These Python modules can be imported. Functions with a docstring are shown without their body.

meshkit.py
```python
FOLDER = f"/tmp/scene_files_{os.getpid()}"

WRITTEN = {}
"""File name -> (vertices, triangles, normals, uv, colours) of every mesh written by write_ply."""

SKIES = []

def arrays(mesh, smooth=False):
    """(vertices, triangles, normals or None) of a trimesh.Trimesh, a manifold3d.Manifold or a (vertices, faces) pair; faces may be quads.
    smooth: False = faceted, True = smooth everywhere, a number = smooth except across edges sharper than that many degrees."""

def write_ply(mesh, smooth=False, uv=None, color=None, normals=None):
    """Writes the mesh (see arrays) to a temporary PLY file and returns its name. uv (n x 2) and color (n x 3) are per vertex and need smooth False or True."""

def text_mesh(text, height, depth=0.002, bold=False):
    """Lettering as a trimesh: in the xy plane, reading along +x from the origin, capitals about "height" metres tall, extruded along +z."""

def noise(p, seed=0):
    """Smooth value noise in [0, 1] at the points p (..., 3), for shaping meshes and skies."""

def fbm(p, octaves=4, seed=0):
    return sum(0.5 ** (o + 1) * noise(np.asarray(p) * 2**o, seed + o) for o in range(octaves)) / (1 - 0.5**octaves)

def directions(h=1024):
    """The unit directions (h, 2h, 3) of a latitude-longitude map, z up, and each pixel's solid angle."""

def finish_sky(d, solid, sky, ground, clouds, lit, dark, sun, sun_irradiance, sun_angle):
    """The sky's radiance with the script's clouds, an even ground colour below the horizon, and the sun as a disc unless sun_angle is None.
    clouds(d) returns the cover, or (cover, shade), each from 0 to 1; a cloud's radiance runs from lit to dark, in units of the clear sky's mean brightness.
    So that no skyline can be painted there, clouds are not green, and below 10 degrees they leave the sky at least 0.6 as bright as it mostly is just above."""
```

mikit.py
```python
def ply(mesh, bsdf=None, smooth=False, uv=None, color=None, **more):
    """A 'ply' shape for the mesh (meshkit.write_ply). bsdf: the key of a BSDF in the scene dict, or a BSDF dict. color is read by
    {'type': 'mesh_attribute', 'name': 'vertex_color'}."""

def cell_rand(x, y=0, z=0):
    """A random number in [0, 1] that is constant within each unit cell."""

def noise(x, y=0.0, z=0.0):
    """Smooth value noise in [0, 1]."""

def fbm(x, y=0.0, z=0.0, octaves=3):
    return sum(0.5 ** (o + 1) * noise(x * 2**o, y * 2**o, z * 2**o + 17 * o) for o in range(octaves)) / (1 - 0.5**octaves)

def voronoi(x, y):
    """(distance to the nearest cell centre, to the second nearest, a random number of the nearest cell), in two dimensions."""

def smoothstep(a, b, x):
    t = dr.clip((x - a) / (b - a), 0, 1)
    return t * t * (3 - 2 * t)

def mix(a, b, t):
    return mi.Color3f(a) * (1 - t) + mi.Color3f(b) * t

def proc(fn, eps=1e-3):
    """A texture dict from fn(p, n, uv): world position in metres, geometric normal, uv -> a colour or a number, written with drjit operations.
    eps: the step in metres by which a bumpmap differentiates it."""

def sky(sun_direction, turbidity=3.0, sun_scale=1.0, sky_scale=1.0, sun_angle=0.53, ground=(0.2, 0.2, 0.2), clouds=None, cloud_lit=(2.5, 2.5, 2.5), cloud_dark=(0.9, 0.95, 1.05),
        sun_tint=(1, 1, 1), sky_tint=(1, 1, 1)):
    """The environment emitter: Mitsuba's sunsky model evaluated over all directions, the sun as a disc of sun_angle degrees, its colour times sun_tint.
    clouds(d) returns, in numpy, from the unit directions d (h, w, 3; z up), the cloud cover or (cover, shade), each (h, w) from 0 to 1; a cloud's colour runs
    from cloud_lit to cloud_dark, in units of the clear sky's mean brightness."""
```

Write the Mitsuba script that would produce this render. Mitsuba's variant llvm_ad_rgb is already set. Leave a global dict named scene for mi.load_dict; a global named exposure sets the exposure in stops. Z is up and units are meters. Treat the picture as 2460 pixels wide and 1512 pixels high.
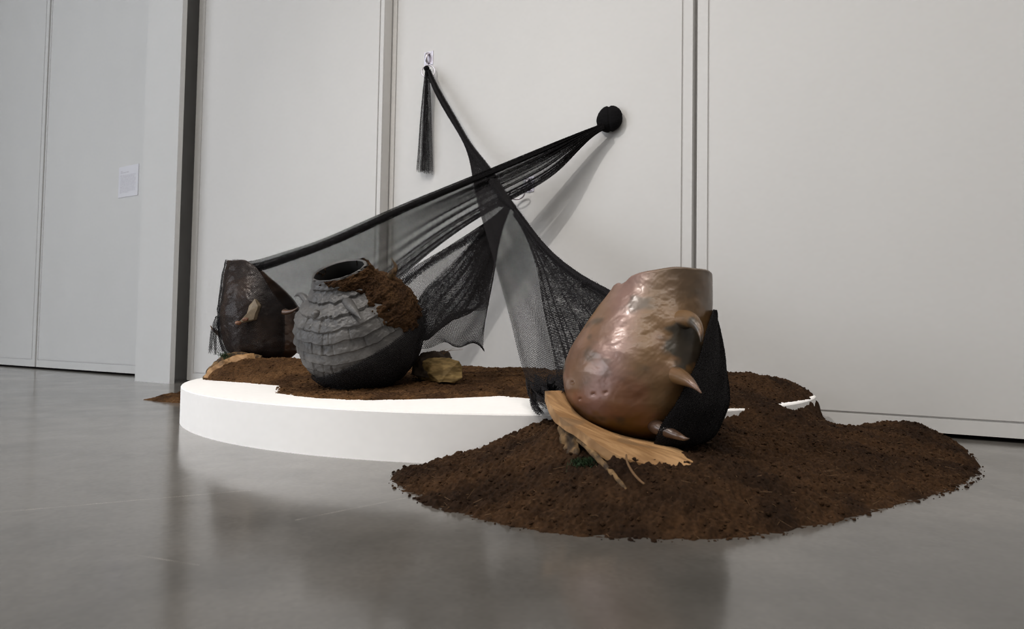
import math, random
import numpy as np, trimesh, mitsuba as mi, drjit as dr
import mikit, meshkit
from scipy.interpolate import RectBivariateSpline, PchipInterpolator, CubicSpline, Rbf
from shapely.geometry import Polygon, Point
import shapely

random.seed(7)
T = mi.ScalarTransform4f
scene, labels = {'type': 'scene'}, {}
V = lambda *a: np.array(a, float)

# ------------------------------------------------------------------ camera
CAM = V(0, 0, 0.375)
PITCH = math.atan(56 / 1540.0)
ROLL = 0.016
FWD = V(0, math.cos(PITCH), math.sin(PITCH))
UP = -math.sin(ROLL) * V(1, 0, 0) + math.cos(ROLL) * V(0, -math.sin(PITCH), math.cos(PITCH))
scene['camera'] = {
    'type': 'thinlens', 'fov_axis': 'x', 'fov': 2 * math.degrees(math.atan(1230 / 1540.0)),
    'aperture_radius': 0.0022, 'focus_distance': 2.5, 'near_clip': 0.02, 'far_clip': 60.0,
    'to_world': T().look_at(origin=CAM.tolist(), target=(CAM + FWD).tolist(), up=UP.tolist())}

# ------------------------------------------------------------------ light and exposure
exposure = 0.48
KEY_POS, KEY_AIM = V(-3.05, 0.35, 4.75), V(-0.02, 2.95, 0.62)     # the track spotlight, high on the left behind the camera
KEY_POWER = 2800.0
FILL_SKY = 2.65                                                   # cool daylight of the long window on the left
FILL_CEIL = 0.92                                                  # warm luminous ceiling panels of the gallery

# measured positions in metres (x to the right, y into the room, z up)
PTS = {
    'strip': [[[0.447,3.23,1.474],[0.449,3.23,1.468],[0.451,3.23,1.462],[0.454,3.23,1.455],[0.456,3.23,1.449]],[[0.347,3.245,1.439],[0.353,3.245,1.426],[0.359,3.245,1.413],[0.365,3.245,1.401],[0.371,3.245,1.388]],[[0.136,3.26,1.354],[0.158,3.274,1.329],[0.181,3.28,1.301],[0.202,3.274,1.27],[0.223,3.26,1.237]],[[-0.12,3.28,1.249],[-0.088,3.301,1.217],[-0.056,3.31,1.182],[-0.024,3.301,1.142],[0.007,3.28,1.1]],[[-0.356,3.3,1.153],[-0.322,3.328,1.114],[-0.287,3.34,1.071],[-0.249,3.328,1.023],[-0.21,3.3,0.973]],[[-0.617,3.32,1.046],[-0.582,3.348,0.987],[-0.544,3.36,0.923],[-0.503,3.348,0.856],[-0.459,3.32,0.787]],[[-0.836,3.34,0.95],[-0.797,3.368,0.874],[-0.754,3.38,0.795],[-0.706,3.368,0.712],[-0.654,3.34,0.63]],[[-1.036,3.36,0.867],[-0.991,3.381,0.782],[-0.941,3.39,0.695],[-0.887,3.381,0.607],[-0.83,3.36,0.519]],[[-1.217,3.38,0.809],[-1.17,3.411,0.706],[-1.117,3.43,0.6],[-1.059,3.431,0.493],[-0.997,3.42,0.386]],[[-1.386,3.42,0.767],[-1.354,3.492,0.649],[-1.308,3.53,0.524],[-1.244,3.522,0.396],[-1.169,3.48,0.271]],[[-1.479,3.44,0.761],[-1.497,3.596,0.643],[-1.476,3.67,0.51],[-1.409,3.626,0.372],[-1.311,3.5,0.241]],[[-1.54,3.44,0.756],[-1.594,3.625,0.64],[-1.603,3.71,0.507],[-1.551,3.655,0.369],[-1.459,3.5,0.238]]],
    'tail': [[[-0.547,3.804,1.969],[-0.532,3.784,1.966],[-0.52,3.789,1.963]],[[-0.566,3.848,1.839],[-0.536,3.797,1.82],[-0.508,3.816,1.827]],[[-0.583,3.869,1.666],[-0.539,3.81,1.647],[-0.5,3.823,1.652]],[[-0.592,3.875,1.488],[-0.54,3.811,1.47],[-0.491,3.818,1.473]],[[-0.598,3.878,1.381],[-0.545,3.825,1.358],[-0.488,3.817,1.347]]],
    'curtain': [[[-0.537,3.8,1.973],[-0.533,3.8,1.973],[-0.529,3.8,1.973],[-0.525,3.8,1.973],[-0.522,3.8,1.973],[-0.518,3.8,1.973],[-0.514,3.8,1.973]],[[-0.488,3.75,1.84],[-0.484,3.75,1.842],[-0.48,3.75,1.844],[-0.476,3.75,1.846],[-0.471,3.75,1.848],[-0.467,3.75,1.851],[-0.463,3.75,1.853]],[[-0.391,3.68,1.655],[-0.386,3.68,1.657],[-0.381,3.68,1.66],[-0.376,3.68,1.662],[-0.372,3.68,1.665],[-0.367,3.68,1.667],[-0.362,3.68,1.67]],[[-0.283,3.58,1.455],[-0.278,3.58,1.457],[-0.273,3.58,1.46],[-0.268,3.58,1.462],[-0.263,3.58,1.465],[-0.258,3.58,1.467],[-0.253,3.58,1.47]],[[-0.221,3.4,1.221],[-0.204,3.392,1.226],[-0.188,3.385,1.232],[-0.171,3.38,1.237],[-0.155,3.378,1.244],[-0.139,3.378,1.251],[-0.123,3.38,1.258]],[[-0.173,3.22,1.018],[-0.148,3.207,1.024],[-0.123,3.196,1.03],[-0.098,3.19,1.037],[-0.074,3.189,1.046],[-0.05,3.193,1.055],[-0.026,3.2,1.065]],[[-0.126,3.06,0.856],[-0.095,3.038,0.866],[-0.064,3.021,0.877],[-0.034,3.01,0.889],[-0.004,3.007,0.902],[0.026,3.012,0.917],[0.056,3.02,0.932]],[[-0.083,2.9,0.708],[-0.046,2.863,0.72],[-0.009,2.832,0.732],[0.027,2.81,0.744],[0.062,2.799,0.758],[0.098,2.797,0.774],[0.134,2.8,0.79]],[[-0.042,2.72,0.564],[0.003,2.667,0.581],[0.046,2.62,0.597],[0.088,2.585,0.614],[0.129,2.563,0.632],[0.171,2.553,0.651],[0.213,2.55,0.671]],[[-0.002,2.52,0.411],[0.048,2.455,0.441],[0.096,2.397,0.47],[0.143,2.35,0.498],[0.189,2.317,0.526],[0.234,2.295,0.553],[0.28,2.28,0.581]],[[0.033,2.3,0.274],[0.083,2.233,0.321],[0.131,2.173,0.365],[0.177,2.125,0.407],[0.223,2.09,0.447],[0.268,2.067,0.487],[0.314,2.05,0.527]],[[0.074,2.08,0.184],[0.117,2.028,0.24],[0.158,1.983,0.292],[0.199,1.95,0.343],[0.24,1.93,0.392],[0.281,1.922,0.44],[0.324,1.92,0.489]],[[0.121,1.9,0.165],[0.154,1.865,0.212],[0.185,1.837,0.258],[0.217,1.82,0.301],[0.251,1.817,0.344],[0.286,1.825,0.387],[0.323,1.84,0.43]]],
    'curtain_fold': [[[0.0,3.15,0.976],[0.003,3.15,0.982],[0.005,3.15,0.988],[0.008,3.15,0.994],[0.01,3.15,1.001],[0.012,3.15,1.007]],[[0.049,3.03,0.874],[0.059,3.022,0.874],[0.069,3.014,0.873],[0.079,3.006,0.873],[0.089,2.998,0.872],[0.099,2.99,0.872]],[[0.101,2.93,0.724],[0.114,2.914,0.734],[0.128,2.898,0.743],[0.141,2.882,0.753],[0.154,2.866,0.762],[0.166,2.85,0.771]],[[0.118,2.79,0.58],[0.145,2.758,0.598],[0.172,2.726,0.615],[0.197,2.694,0.631],[0.223,2.662,0.647],[0.247,2.63,0.663]],[[0.139,2.6,0.414],[0.175,2.55,0.451],[0.21,2.5,0.486],[0.243,2.45,0.519],[0.274,2.4,0.551],[0.304,2.35,0.582]],[[0.163,2.38,0.273],[0.2,2.328,0.329],[0.235,2.276,0.382],[0.269,2.224,0.434],[0.3,2.172,0.483],[0.33,2.12,0.529]],[[0.164,2.15,0.193],[0.201,2.118,0.256],[0.236,2.086,0.318],[0.27,2.054,0.378],[0.304,2.022,0.436],[0.336,1.99,0.493]],[[0.17,1.97,0.158],[0.205,1.958,0.214],[0.24,1.946,0.269],[0.274,1.934,0.324],[0.308,1.922,0.379],[0.341,1.91,0.433]]],
    'curtain_hem': [[[-0.032,3.18,1.052],[-0.025,3.17,1.054],[-0.017,3.18,1.061]],[[0.04,3.0,0.908],[0.05,2.99,0.916],[0.06,3.0,0.928]],[[0.111,2.78,0.776],[0.123,2.77,0.78],[0.137,2.78,0.787]],[[0.188,2.53,0.653],[0.201,2.52,0.66],[0.214,2.53,0.67]],[[0.255,2.27,0.565],[0.267,2.26,0.573],[0.28,2.27,0.583]],[[0.294,2.04,0.508],[0.303,2.03,0.518],[0.315,2.04,0.529]],[[0.309,1.92,0.472],[0.316,1.91,0.482],[0.326,1.92,0.493]]],
    'curtain_band': [[[-0.53,3.79,1.964],[-0.52,3.778,1.964],[-0.513,3.79,1.974]],[[-0.478,3.73,1.832],[-0.465,3.718,1.835],[-0.456,3.73,1.847]],[[-0.379,3.66,1.648],[-0.366,3.648,1.651],[-0.355,3.66,1.663]],[[-0.274,3.56,1.449],[-0.26,3.548,1.453],[-0.247,3.56,1.464]],[[-0.157,3.36,1.235],[-0.137,3.348,1.243],[-0.118,3.36,1.258]],[[-0.072,3.21,1.075],[-0.049,3.198,1.077],[-0.026,3.21,1.084]],[[-0.004,3.12,0.999],[0.004,3.108,1.005],[0.012,3.12,1.015]]],
    'drape': [[[-0.018,3.33,1.097],[-0.014,3.33,1.093],[-0.009,3.33,1.089],[-0.005,3.33,1.084]],[[-0.083,3.255,1.011],[-0.059,3.24,0.992],[-0.046,3.225,0.985],[-0.029,3.225,0.998]],[[-0.201,3.135,0.895],[-0.131,3.105,0.843],[-0.09,3.075,0.819],[-0.07,3.105,0.833]],[[-0.339,3.015,0.774],[-0.234,2.955,0.683],[-0.144,2.925,0.654],[-0.081,2.985,0.689]],[[-0.439,2.91,0.675],[-0.311,2.805,0.552],[-0.19,2.775,0.505],[-0.098,2.865,0.545]],[[-0.524,2.865,0.594],[-0.366,2.685,0.451],[-0.221,2.625,0.409],[-0.108,2.775,0.44]],[[-0.572,2.835,0.517],[-0.378,2.595,0.389],[-0.248,2.565,0.354],[-0.112,2.715,0.345]],[[-0.601,2.805,0.442],[-0.38,2.565,0.326],[-0.228,2.535,0.348],[-0.109,2.685,0.325]]],
    'drape_fold': [[[-0.039,3.285,1.044],[-0.03,3.285,1.04],[-0.026,3.285,1.044]],[[-0.152,3.18,0.916],[-0.11,3.165,0.881],[-0.073,3.15,0.83]],[[-0.24,3.06,0.784],[-0.162,3.03,0.712],[-0.096,3.03,0.693]],[[-0.325,2.94,0.67],[-0.213,2.895,0.582],[-0.108,2.925,0.575]],[[-0.385,2.835,0.585],[-0.269,2.79,0.49],[-0.122,2.835,0.509]],[[-0.411,2.745,0.5],[-0.318,2.7,0.405],[-0.236,2.745,0.485]],[[-0.4,2.685,0.403],[-0.357,2.655,0.359],[-0.309,2.685,0.405]]],
    'drape_hem': [[[-0.022,3.285,1.07],[-0.013,3.275,1.06],[-0.005,3.285,1.053]],[[-0.15,3.135,0.919],[-0.141,3.125,0.906],[-0.133,3.135,0.897]],[[-0.3,3.015,0.803],[-0.289,3.005,0.788],[-0.28,3.015,0.775]],[[-0.421,2.91,0.709],[-0.408,2.9,0.691],[-0.397,2.91,0.676]],[[-0.501,2.835,0.633],[-0.485,2.825,0.612],[-0.472,2.835,0.592]],[[-0.558,2.805,0.57],[-0.537,2.795,0.547],[-0.521,2.805,0.525]]],
    'front_pot': [[0.577,0.295,0.54],[0.52,0.275,0.54],[0.463,0.234,0.538],[0.406,0.195,0.541],[0.338,0.155,0.555],[0.281,0.141,0.557],[0.225,0.145,0.548],[0.169,0.18,0.517],[0.136,0.232,0.477],[0.114,0.297,0.421]],
    'left_pot': [[0.75,-1.519,-1.4],[0.689,-1.526,-1.309],[0.6,-1.532,-1.236],[0.512,-1.536,-1.172],[0.424,-1.531,-1.138],[0.347,-1.52,-1.127],[0.292,-1.496,-1.132],[0.257,-1.451,-1.164]],
    'mid_centre': [-0.627,2.62,0.401],
    'mid_open': [-0.681,2.53,0.619],
    'sack': [[0.465,0.527,0.538],[0.397,0.481,0.55],[0.341,0.459,0.561],[0.285,0.426,0.569],[0.229,0.393,0.573],[0.173,0.36,0.557],[0.128,0.349,0.533],[0.107,0.349,0.488]],
    'slab_top_upper': [[0.143,1.74,0.233],[0.164,1.7,0.193],[0.184,1.64,0.174],[0.242,1.6,0.148],[0.309,1.57,0.131],[0.375,1.55,0.121],[0.426,1.5,0.098]],
    'slab_top_lower': [[0.089,1.68,0.237],[0.102,1.62,0.205],[0.12,1.56,0.186],[0.157,1.5,0.166],[0.196,1.45,0.141],[0.261,1.42,0.112],[0.393,1.44,0.097]],
    'horns_front': [[[0.418,1.6,0.423],[0.431,1.56,0.426],[0.441,1.52,0.409],[0.443,1.5,0.372]],[[0.395,1.545,0.293],[0.408,1.5,0.284],[0.417,1.47,0.274],[0.43,1.45,0.257]],[[0.362,1.56,0.161],[0.385,1.53,0.154],[0.401,1.5,0.149],[0.414,1.49,0.149]]],
    'horns_mid': [[[-0.798,2.53,0.489],[-0.834,2.55,0.527],[-0.86,2.57,0.535],[-0.877,2.57,0.525]],[[-0.63,2.43,0.507],[-0.589,2.37,0.473],[-0.568,2.35,0.454],[-0.547,2.33,0.433]],[[-0.511,2.59,0.581],[-0.476,2.55,0.628],[-0.466,2.54,0.652],[-0.483,2.53,0.684]],[[-0.761,2.45,0.465],[-0.745,2.39,0.458],[-0.737,2.365,0.452],[-0.733,2.35,0.447]]],
    'horns_left': [[[-1.5,3.38,0.344],[-1.524,3.36,0.366],[-1.551,3.35,0.387],[-1.571,3.34,0.415]],[[-1.158,3.24,0.487],[-1.119,3.22,0.487],[-1.086,3.2,0.497],[-1.064,3.19,0.513]]],
    'leaf': [[-1.287,3.2,0.55],[-1.265,3.19,0.514],[-1.28,3.17,0.445],[-1.345,3.15,0.427],[-1.317,3.17,0.457],[-1.311,3.19,0.514]],
    'log_left': [[-1.474,3.08,0.16],[-1.461,3.1,0.195],[-1.42,3.13,0.237],[-1.377,3.16,0.261],[-1.307,3.17,0.268],[-1.286,3.14,0.224],[-1.36,3.1,0.185],[-1.426,3.08,0.157]],
    'log_right': [[-0.326,2.6,0.222],[-0.324,2.6,0.269],[-0.297,2.6,0.286],[-0.247,2.6,0.289],[-0.211,2.6,0.277],[-0.196,2.61,0.25],[-0.196,2.6,0.21],[-0.226,2.58,0.191],[-0.285,2.57,0.191]],
    'log_right_bark': [[-0.424,2.7,0.214],[-0.4,2.7,0.292],[-0.356,2.7,0.31],[-0.307,2.68,0.308],[-0.287,2.66,0.284],[-0.311,2.64,0.254],[-0.335,2.62,0.203]],
    'bark': [[0.118,1.6,0.177],[0.142,1.58,0.175],[0.168,1.54,0.156],[0.158,1.5,0.104],[0.135,1.52,0.1],[0.12,1.55,0.119]],
    'stick': [[0.161,1.5,0.147],[0.199,1.43,0.113],[0.231,1.36,0.077]],
    'twig': [[0.253,1.4,0.126],[0.254,1.38,0.107],[0.264,1.35,0.09],[0.276,1.32,0.081]],
    'moss': [[0.178,1.47,0.088],[-1.383,3.1,0.263]],
    'grass': [[-0.276,2.62,0.303]],
    'mound_edge': [[-0.308,1.677],[-0.26,1.567],[-0.212,1.483],[-0.157,1.414],[-0.108,1.371],[-0.035,1.314],[0.023,1.275],[0.141,1.228],[0.263,1.212],[0.375,1.222],[0.46,1.239],[0.536,1.269],[0.615,1.315],[0.713,1.374],[0.815,1.445],[0.971,1.546],[1.158,1.671],[1.32,1.821],[1.417,1.942],[1.581,2.218],[1.698,2.494],[1.75,2.646]],
    'mound_sil': [[-0.314,1.72,-0.004],[-0.248,1.72,0.028],[-0.183,1.73,0.04],[-0.105,1.72,0.058],[-0.005,1.68,0.085],[0.079,1.64,0.135],[0.119,1.62,0.165]],
    'mound_back': [[0.863,2.6,0.232],[0.955,2.6,0.246],[1.048,2.6,0.218],[1.115,2.58,0.179],[1.174,2.58,0.183],[1.237,2.58,0.156],[0.987,2.3,0.144],[1.09,2.38,0.126],[1.161,2.4,0.114],[1.18,2.36,0.1],[1.183,2.25,0.085],[1.299,2.3,0.087],[1.464,2.35,0.089],[1.455,2.3,0.086]],
    'soil_front': [[-1.499,3.107],[-1.287,2.981],[-1.016,2.807],[-0.97,2.7],[-0.898,2.45],[-0.824,2.375],[-0.689,2.283],[-0.575,2.241],[-0.474,2.243],[-0.337,2.296],[-0.194,2.368],[-0.043,2.478],[0.052,2.409],[0.108,2.278]],
    'patch': [[-1.975,3.665],[-2.067,3.89],[-2.1,4.126],[-2.027,4.14],[-1.649,3.373],[-1.75,3.443],[-1.834,3.474]],
}

# ------------------------------------------------------------------ helpers
def tag(key, label=None, cat=None, group=None, kind=None):
    d = {}
    if label: d['label'] = label
    if cat: d['category'] = cat
    if group: d['group'] = group
    if kind: d['kind'] = kind
    labels[key] = d

def put(key, mesh, mat, smooth=False, **kw):
    base, n = key, 1
    while key in scene:
        key = f'{base}_{n:03d}'; n += 1
    scene[key] = mikit.ply(mesh, mat, smooth=smooth, **kw)
    return key

def box(x0, x1, y0, y1, z0, z1):
    m = trimesh.creation.box((x1 - x0, y1 - y0, z1 - z0))
    m.apply_translation(((x0 + x1) / 2, (y0 + y1) / 2, (z0 + z1) / 2))
    return m

def cat(ms):
    return trimesh.util.concatenate(list(ms))

# wall frame: s along the wall to the right, d out of the wall towards the room
W0, WS, WN = V(-2.37737, 4.89094, 0), V(0.87379, -0.4863, 0), V(-0.4863, -0.87379, 0)
WM = np.eye(4); WM[:3, 0], WM[:3, 1], WM[:3, 2], WM[:3, 3] = WS, -WN, (0, 0, 1), W0
def wbox(s0, s1, d0, d1, z0, z1):
    m = box(s0, s1, -d1, -d0, z0, z1); m.apply_transform(WM); return m
def wpt(s, d, z):
    return W0 + WS * s + WN * d + V(0, 0, z)

def grid_faces(nv, nu, wrap=False):
    i, j = np.meshgrid(np.arange(nv - 1), np.arange(nu if wrap else nu - 1), indexing='ij')
    a, b = i * nu + j, i * nu + (j + 1) % nu
    c, d = a + nu, b + nu
    return np.stack([a.ravel(), b.ravel(), d.ravel(), c.ravel()], 1)

def tri(q):
    return np.vstack([q[:, [0, 1, 2]], q[:, [0, 2, 3]]])

def tube(points, radii, sides=10, steps=8):
    p = np.asarray(points, float); t = np.linspace(0, 1, len(p))
    tt = np.linspace(0, 1, (len(p) - 1) * steps + 1)
    q = CubicSpline(t, p)(tt) if len(p) > 2 else p[0] + (p[1] - p[0]) * tt[:, None]
    r = PchipInterpolator(t, radii)(tt)
    d = np.gradient(q, axis=0); d /= np.linalg.norm(d, axis=1, keepdims=True) + 1e-9
    a = np.cross(d, V(0.31, 0.17, 0.93)); a /= np.linalg.norm(a, axis=1, keepdims=True) + 1e-9
    b = np.cross(d, a); ang = np.arange(sides) * 2 * np.pi / sides
    v = q[:, None] + r[:, None, None] * (np.cos(ang)[None, :, None] * a[:, None] + np.sin(ang)[None, :, None] * b[:, None])
    v = np.vstack([v.reshape(-1, 3), q[0], q[-1]])
    f = tri(grid_faces(len(q), sides, True)); n = len(q) * sides
    k = np.arange(sides); k1 = (k + 1) % sides; e = (len(q) - 1) * sides
    f = np.vstack([f, np.stack([np.full(sides, n), k1, k], 1), np.stack([np.full(sides, n + 1), e + k, e + k1], 1)])
    m = trimesh.Trimesh(v, f, process=False)
    return m

def surf(ctrl, nv, nu, off=0.0):
    """A smooth surface through a grid of control points, evaluated on parameters (v, u) in [0, 1]."""
    c = np.asarray(ctrl, float); R, C = c.shape[:2]
    L = np.linalg.norm(np.diff(c.mean(1), axis=0), axis=1); tv = np.concatenate([[0], np.cumsum(L)]); tv /= tv[-1]
    L = np.linalg.norm(np.diff(c.mean(0), axis=0), axis=1); tu = np.concatenate([[0], np.cumsum(L)]); tu /= tu[-1]
    sp = [RectBivariateSpline(tv, tu, c[..., k], kx=min(3, R - 1), ky=min(3, C - 1), s=0) for k in range(3)]
    return lambda v, u: np.stack([s.ev(np.clip(v, 0, 1), np.clip(u, 0, 1)) for s in sp], -1)

def net(fn, nu, nv, r=0.0013, fold=None, fray=0.0, seed=1, warp=0.3, tear=0.0):
    """A knitted net: a honeycomb of threads (three-sided prisms) on the surface fn(v, u); nu meshes across, nv along."""
    rng = np.random.default_rng(seed)
    j, k = np.meshgrid(np.arange(nv + 1), np.arange(2 * nu + 1), indexing='ij')
    s = np.where((j + k) % 2 == 0, 1.0, -1.0)
    def at(jj, kk):
        vv = jj / nv; uu = kk / (2 * nu)
        w = warp * (meshkit.noise(np.stack([vv * 9, uu * 5, np.full_like(vv, seed * 3.7)], -1)) - 0.5)
        uu = np.clip(uu + w * 0.06 * np.sin(np.pi * np.clip(uu, 0, 1)), 0, 1)
        p = fn(vv, uu)
        return p, vv, uu
    P, vv, uu = at(j + 0.17 * s, k.astype(float))
    e = 1e-3
    du = fn(vv, np.clip(uu + e, 0, 1)) - fn(vv, np.clip(uu - e, 0, 1)); dv = fn(np.clip(vv + e, 0, 1), uu) - fn(np.clip(vv - e, 0, 1), uu)
    N = np.cross(du, dv); N /= np.linalg.norm(N, axis=-1, keepdims=True) + 1e-12
    if fold is not None:
        P = P + N * fold(vv, uu)[..., None]
    P = P + rng.normal(0, r * 0.35, P.shape)
    idx = np.arange(P.shape[0] * P.shape[1]).reshape(P.shape[:2])
    ea = [np.stack([idx[:, :-1].ravel(), idx[:, 1:].ravel()], 1)]
    m = s[:-1] > 0
    ea.append(np.stack([idx[:-1][m], idx[1:][m]], 1))
    E = np.vstack(ea); P = P.reshape(-1, 3); N = N.reshape(-1, 3); vf, uf = vv.ravel(), uu.ravel()
    keep = np.ones(len(E), bool)
    if fray > 0:
        em = vf[E].mean(1); keep &= ~((em > 1 - fray) & (rng.random(len(E)) < (em - 1 + fray) / fray * 0.8))
    if tear > 0:
        q = np.stack([vf[E[:, 0]] * nv / 5.0, uf[E[:, 0]] * nu / 4.0, np.full(len(E), seed * 1.3)], -1)
        keep &= ~((meshkit.noise(q, seed) < tear) & (rng.random(len(E)) < 0.6))
    E = E[keep]
    a, b = P[E[:, 0]], P[E[:, 1]]
    d = b - a; d /= np.linalg.norm(d, axis=1, keepdims=True) + 1e-12
    n = N[E[:, 0]]; t = np.cross(d, n); t /= np.linalg.norm(t, axis=1, keepdims=True) + 1e-12
    o = [t * r - n * r * 0.45, n * r * 0.55, -t * r - n * r * 0.45]          # a thread with a ridged face
    v = np.stack([a + x for x in o] + [b + x for x in o], 1).reshape(-1, 3)
    base = np.array([[0, 1, 4], [0, 4, 3], [1, 2, 5], [1, 5, 4]])
    f = (np.arange(len(E))[:, None, None] * 6 + base[None]).reshape(-1, 3)
    return trimesh.Trimesh(v, f, process=False)

# ------------------------------------------------------------------ materials
def rgb(*c): return {'type': 'rgb', 'value': list(c)}
def principled(color, rough=0.5, **kw):
    return {'type': 'twosided', 'bsdf': {'type': 'principled', 'base_color': color if isinstance(color, dict) else rgb(*color), 'roughness': rough, **kw}}

def wall_paint(c):
    def fn(p, n, uv):
        a = mikit.fbm(p.x * 3.0, p.y * 3.0, p.z * 1.2, octaves=3)
        b = mikit.noise(p.x * 60, p.y * 60, p.z * 60)
        return mi.Color3f(*c) * (0.965 + 0.05 * a + 0.02 * b)
    return fn
scene['paint_white'] = principled(mikit.proc(wall_paint((0.635, 0.626, 0.612))), 0.55, specular=0.3)
scene['paint_cool'] = principled(mikit.proc(wall_paint((0.61, 0.61, 0.602))), 0.55, specular=0.3)
scene['paint_plinth'] = principled(mikit.proc(wall_paint((0.90, 0.885, 0.865))), 0.5, specular=0.3)
scene['paint_room'] = principled((0.66, 0.65, 0.63), 0.7)

def seg(p, ax, ay, bx, by):
    dx, dy = bx - ax, by - ay
    t = dr.clip(((p.x - ax) * dx + (p.y - ay) * dy) / (dx * dx + dy * dy), 0, 1)
    return dr.sqrt(dr.square(p.x - ax - t * dx) + dr.square(p.y - ay - t * dy))
SCRATCH = [(-1.05, 1.33, -0.62, 1.55, 0.0022, 0.45), (-0.43, 1.31, -0.24, 1.50, 0.0018, 0.5), (-0.62, 1.09, -0.5, 1.05, 0.002, 0.3), (-0.9, 0.9, -0.86, 0.93, 0.003, 0.4)]
JOINT = [(-1.25, 0.92, -0.85, 1.03, 0.003, 0.35), (-2.9, 3.9, -2.5, 4.05, 0.006, 0.5), (-3.2, 4.0, -2.8, 3.97, 0.006, 0.5)]
def concrete(p, n, uv):
    a = mikit.fbm(p.x * 1.3, p.y * 1.3, 3.1, octaves=4)
    b = mikit.fbm(p.x * 7 + 5, p.y * 7, 1.7, octaves=4)
    g = mikit.noise(p.x * 140, p.y * 140, 0.5)
    c = mikit.mix((0.062, 0.058, 0.052), (0.118, 0.110, 0.100), mikit.smoothstep(0.28, 0.72, 0.55 * a + 0.45 * b))
    c = c * (0.9 + 0.2 * g)
    spot = mikit.smoothstep(0.80, 0.88, mikit.noise(p.x * 23, p.y * 23, 9.0)) * mikit.smoothstep(0.5, 0.8, mikit.noise(p.x * 3, p.y * 3, 4.0))
    c = mikit.mix(c, (0.20, 0.19, 0.17), spot * 0.08)
    for x0, y0, x1, y1, w, k in SCRATCH:
        c = mikit.mix(c, (0.36, 0.33, 0.30), (1 - mikit.smoothstep(w * 0.4, w * 1.6, seg(p, x0, y0, x1, y1))) * k * mikit.noise(p.x * 30, p.y * 30, 2.0))
    for x0, y0, x1, y1, w, k in JOINT:
        c = mikit.mix(c, (0.05, 0.045, 0.04), (1 - mikit.smoothstep(w * 0.4, w * 1.6, seg(p, x0, y0, x1, y1))) * k)
    return c
def concrete_rough(p, n, uv):
    return 0.10 + 0.09 * mikit.fbm(p.x * 5, p.y * 5, 7.7, octaves=3)
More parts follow.
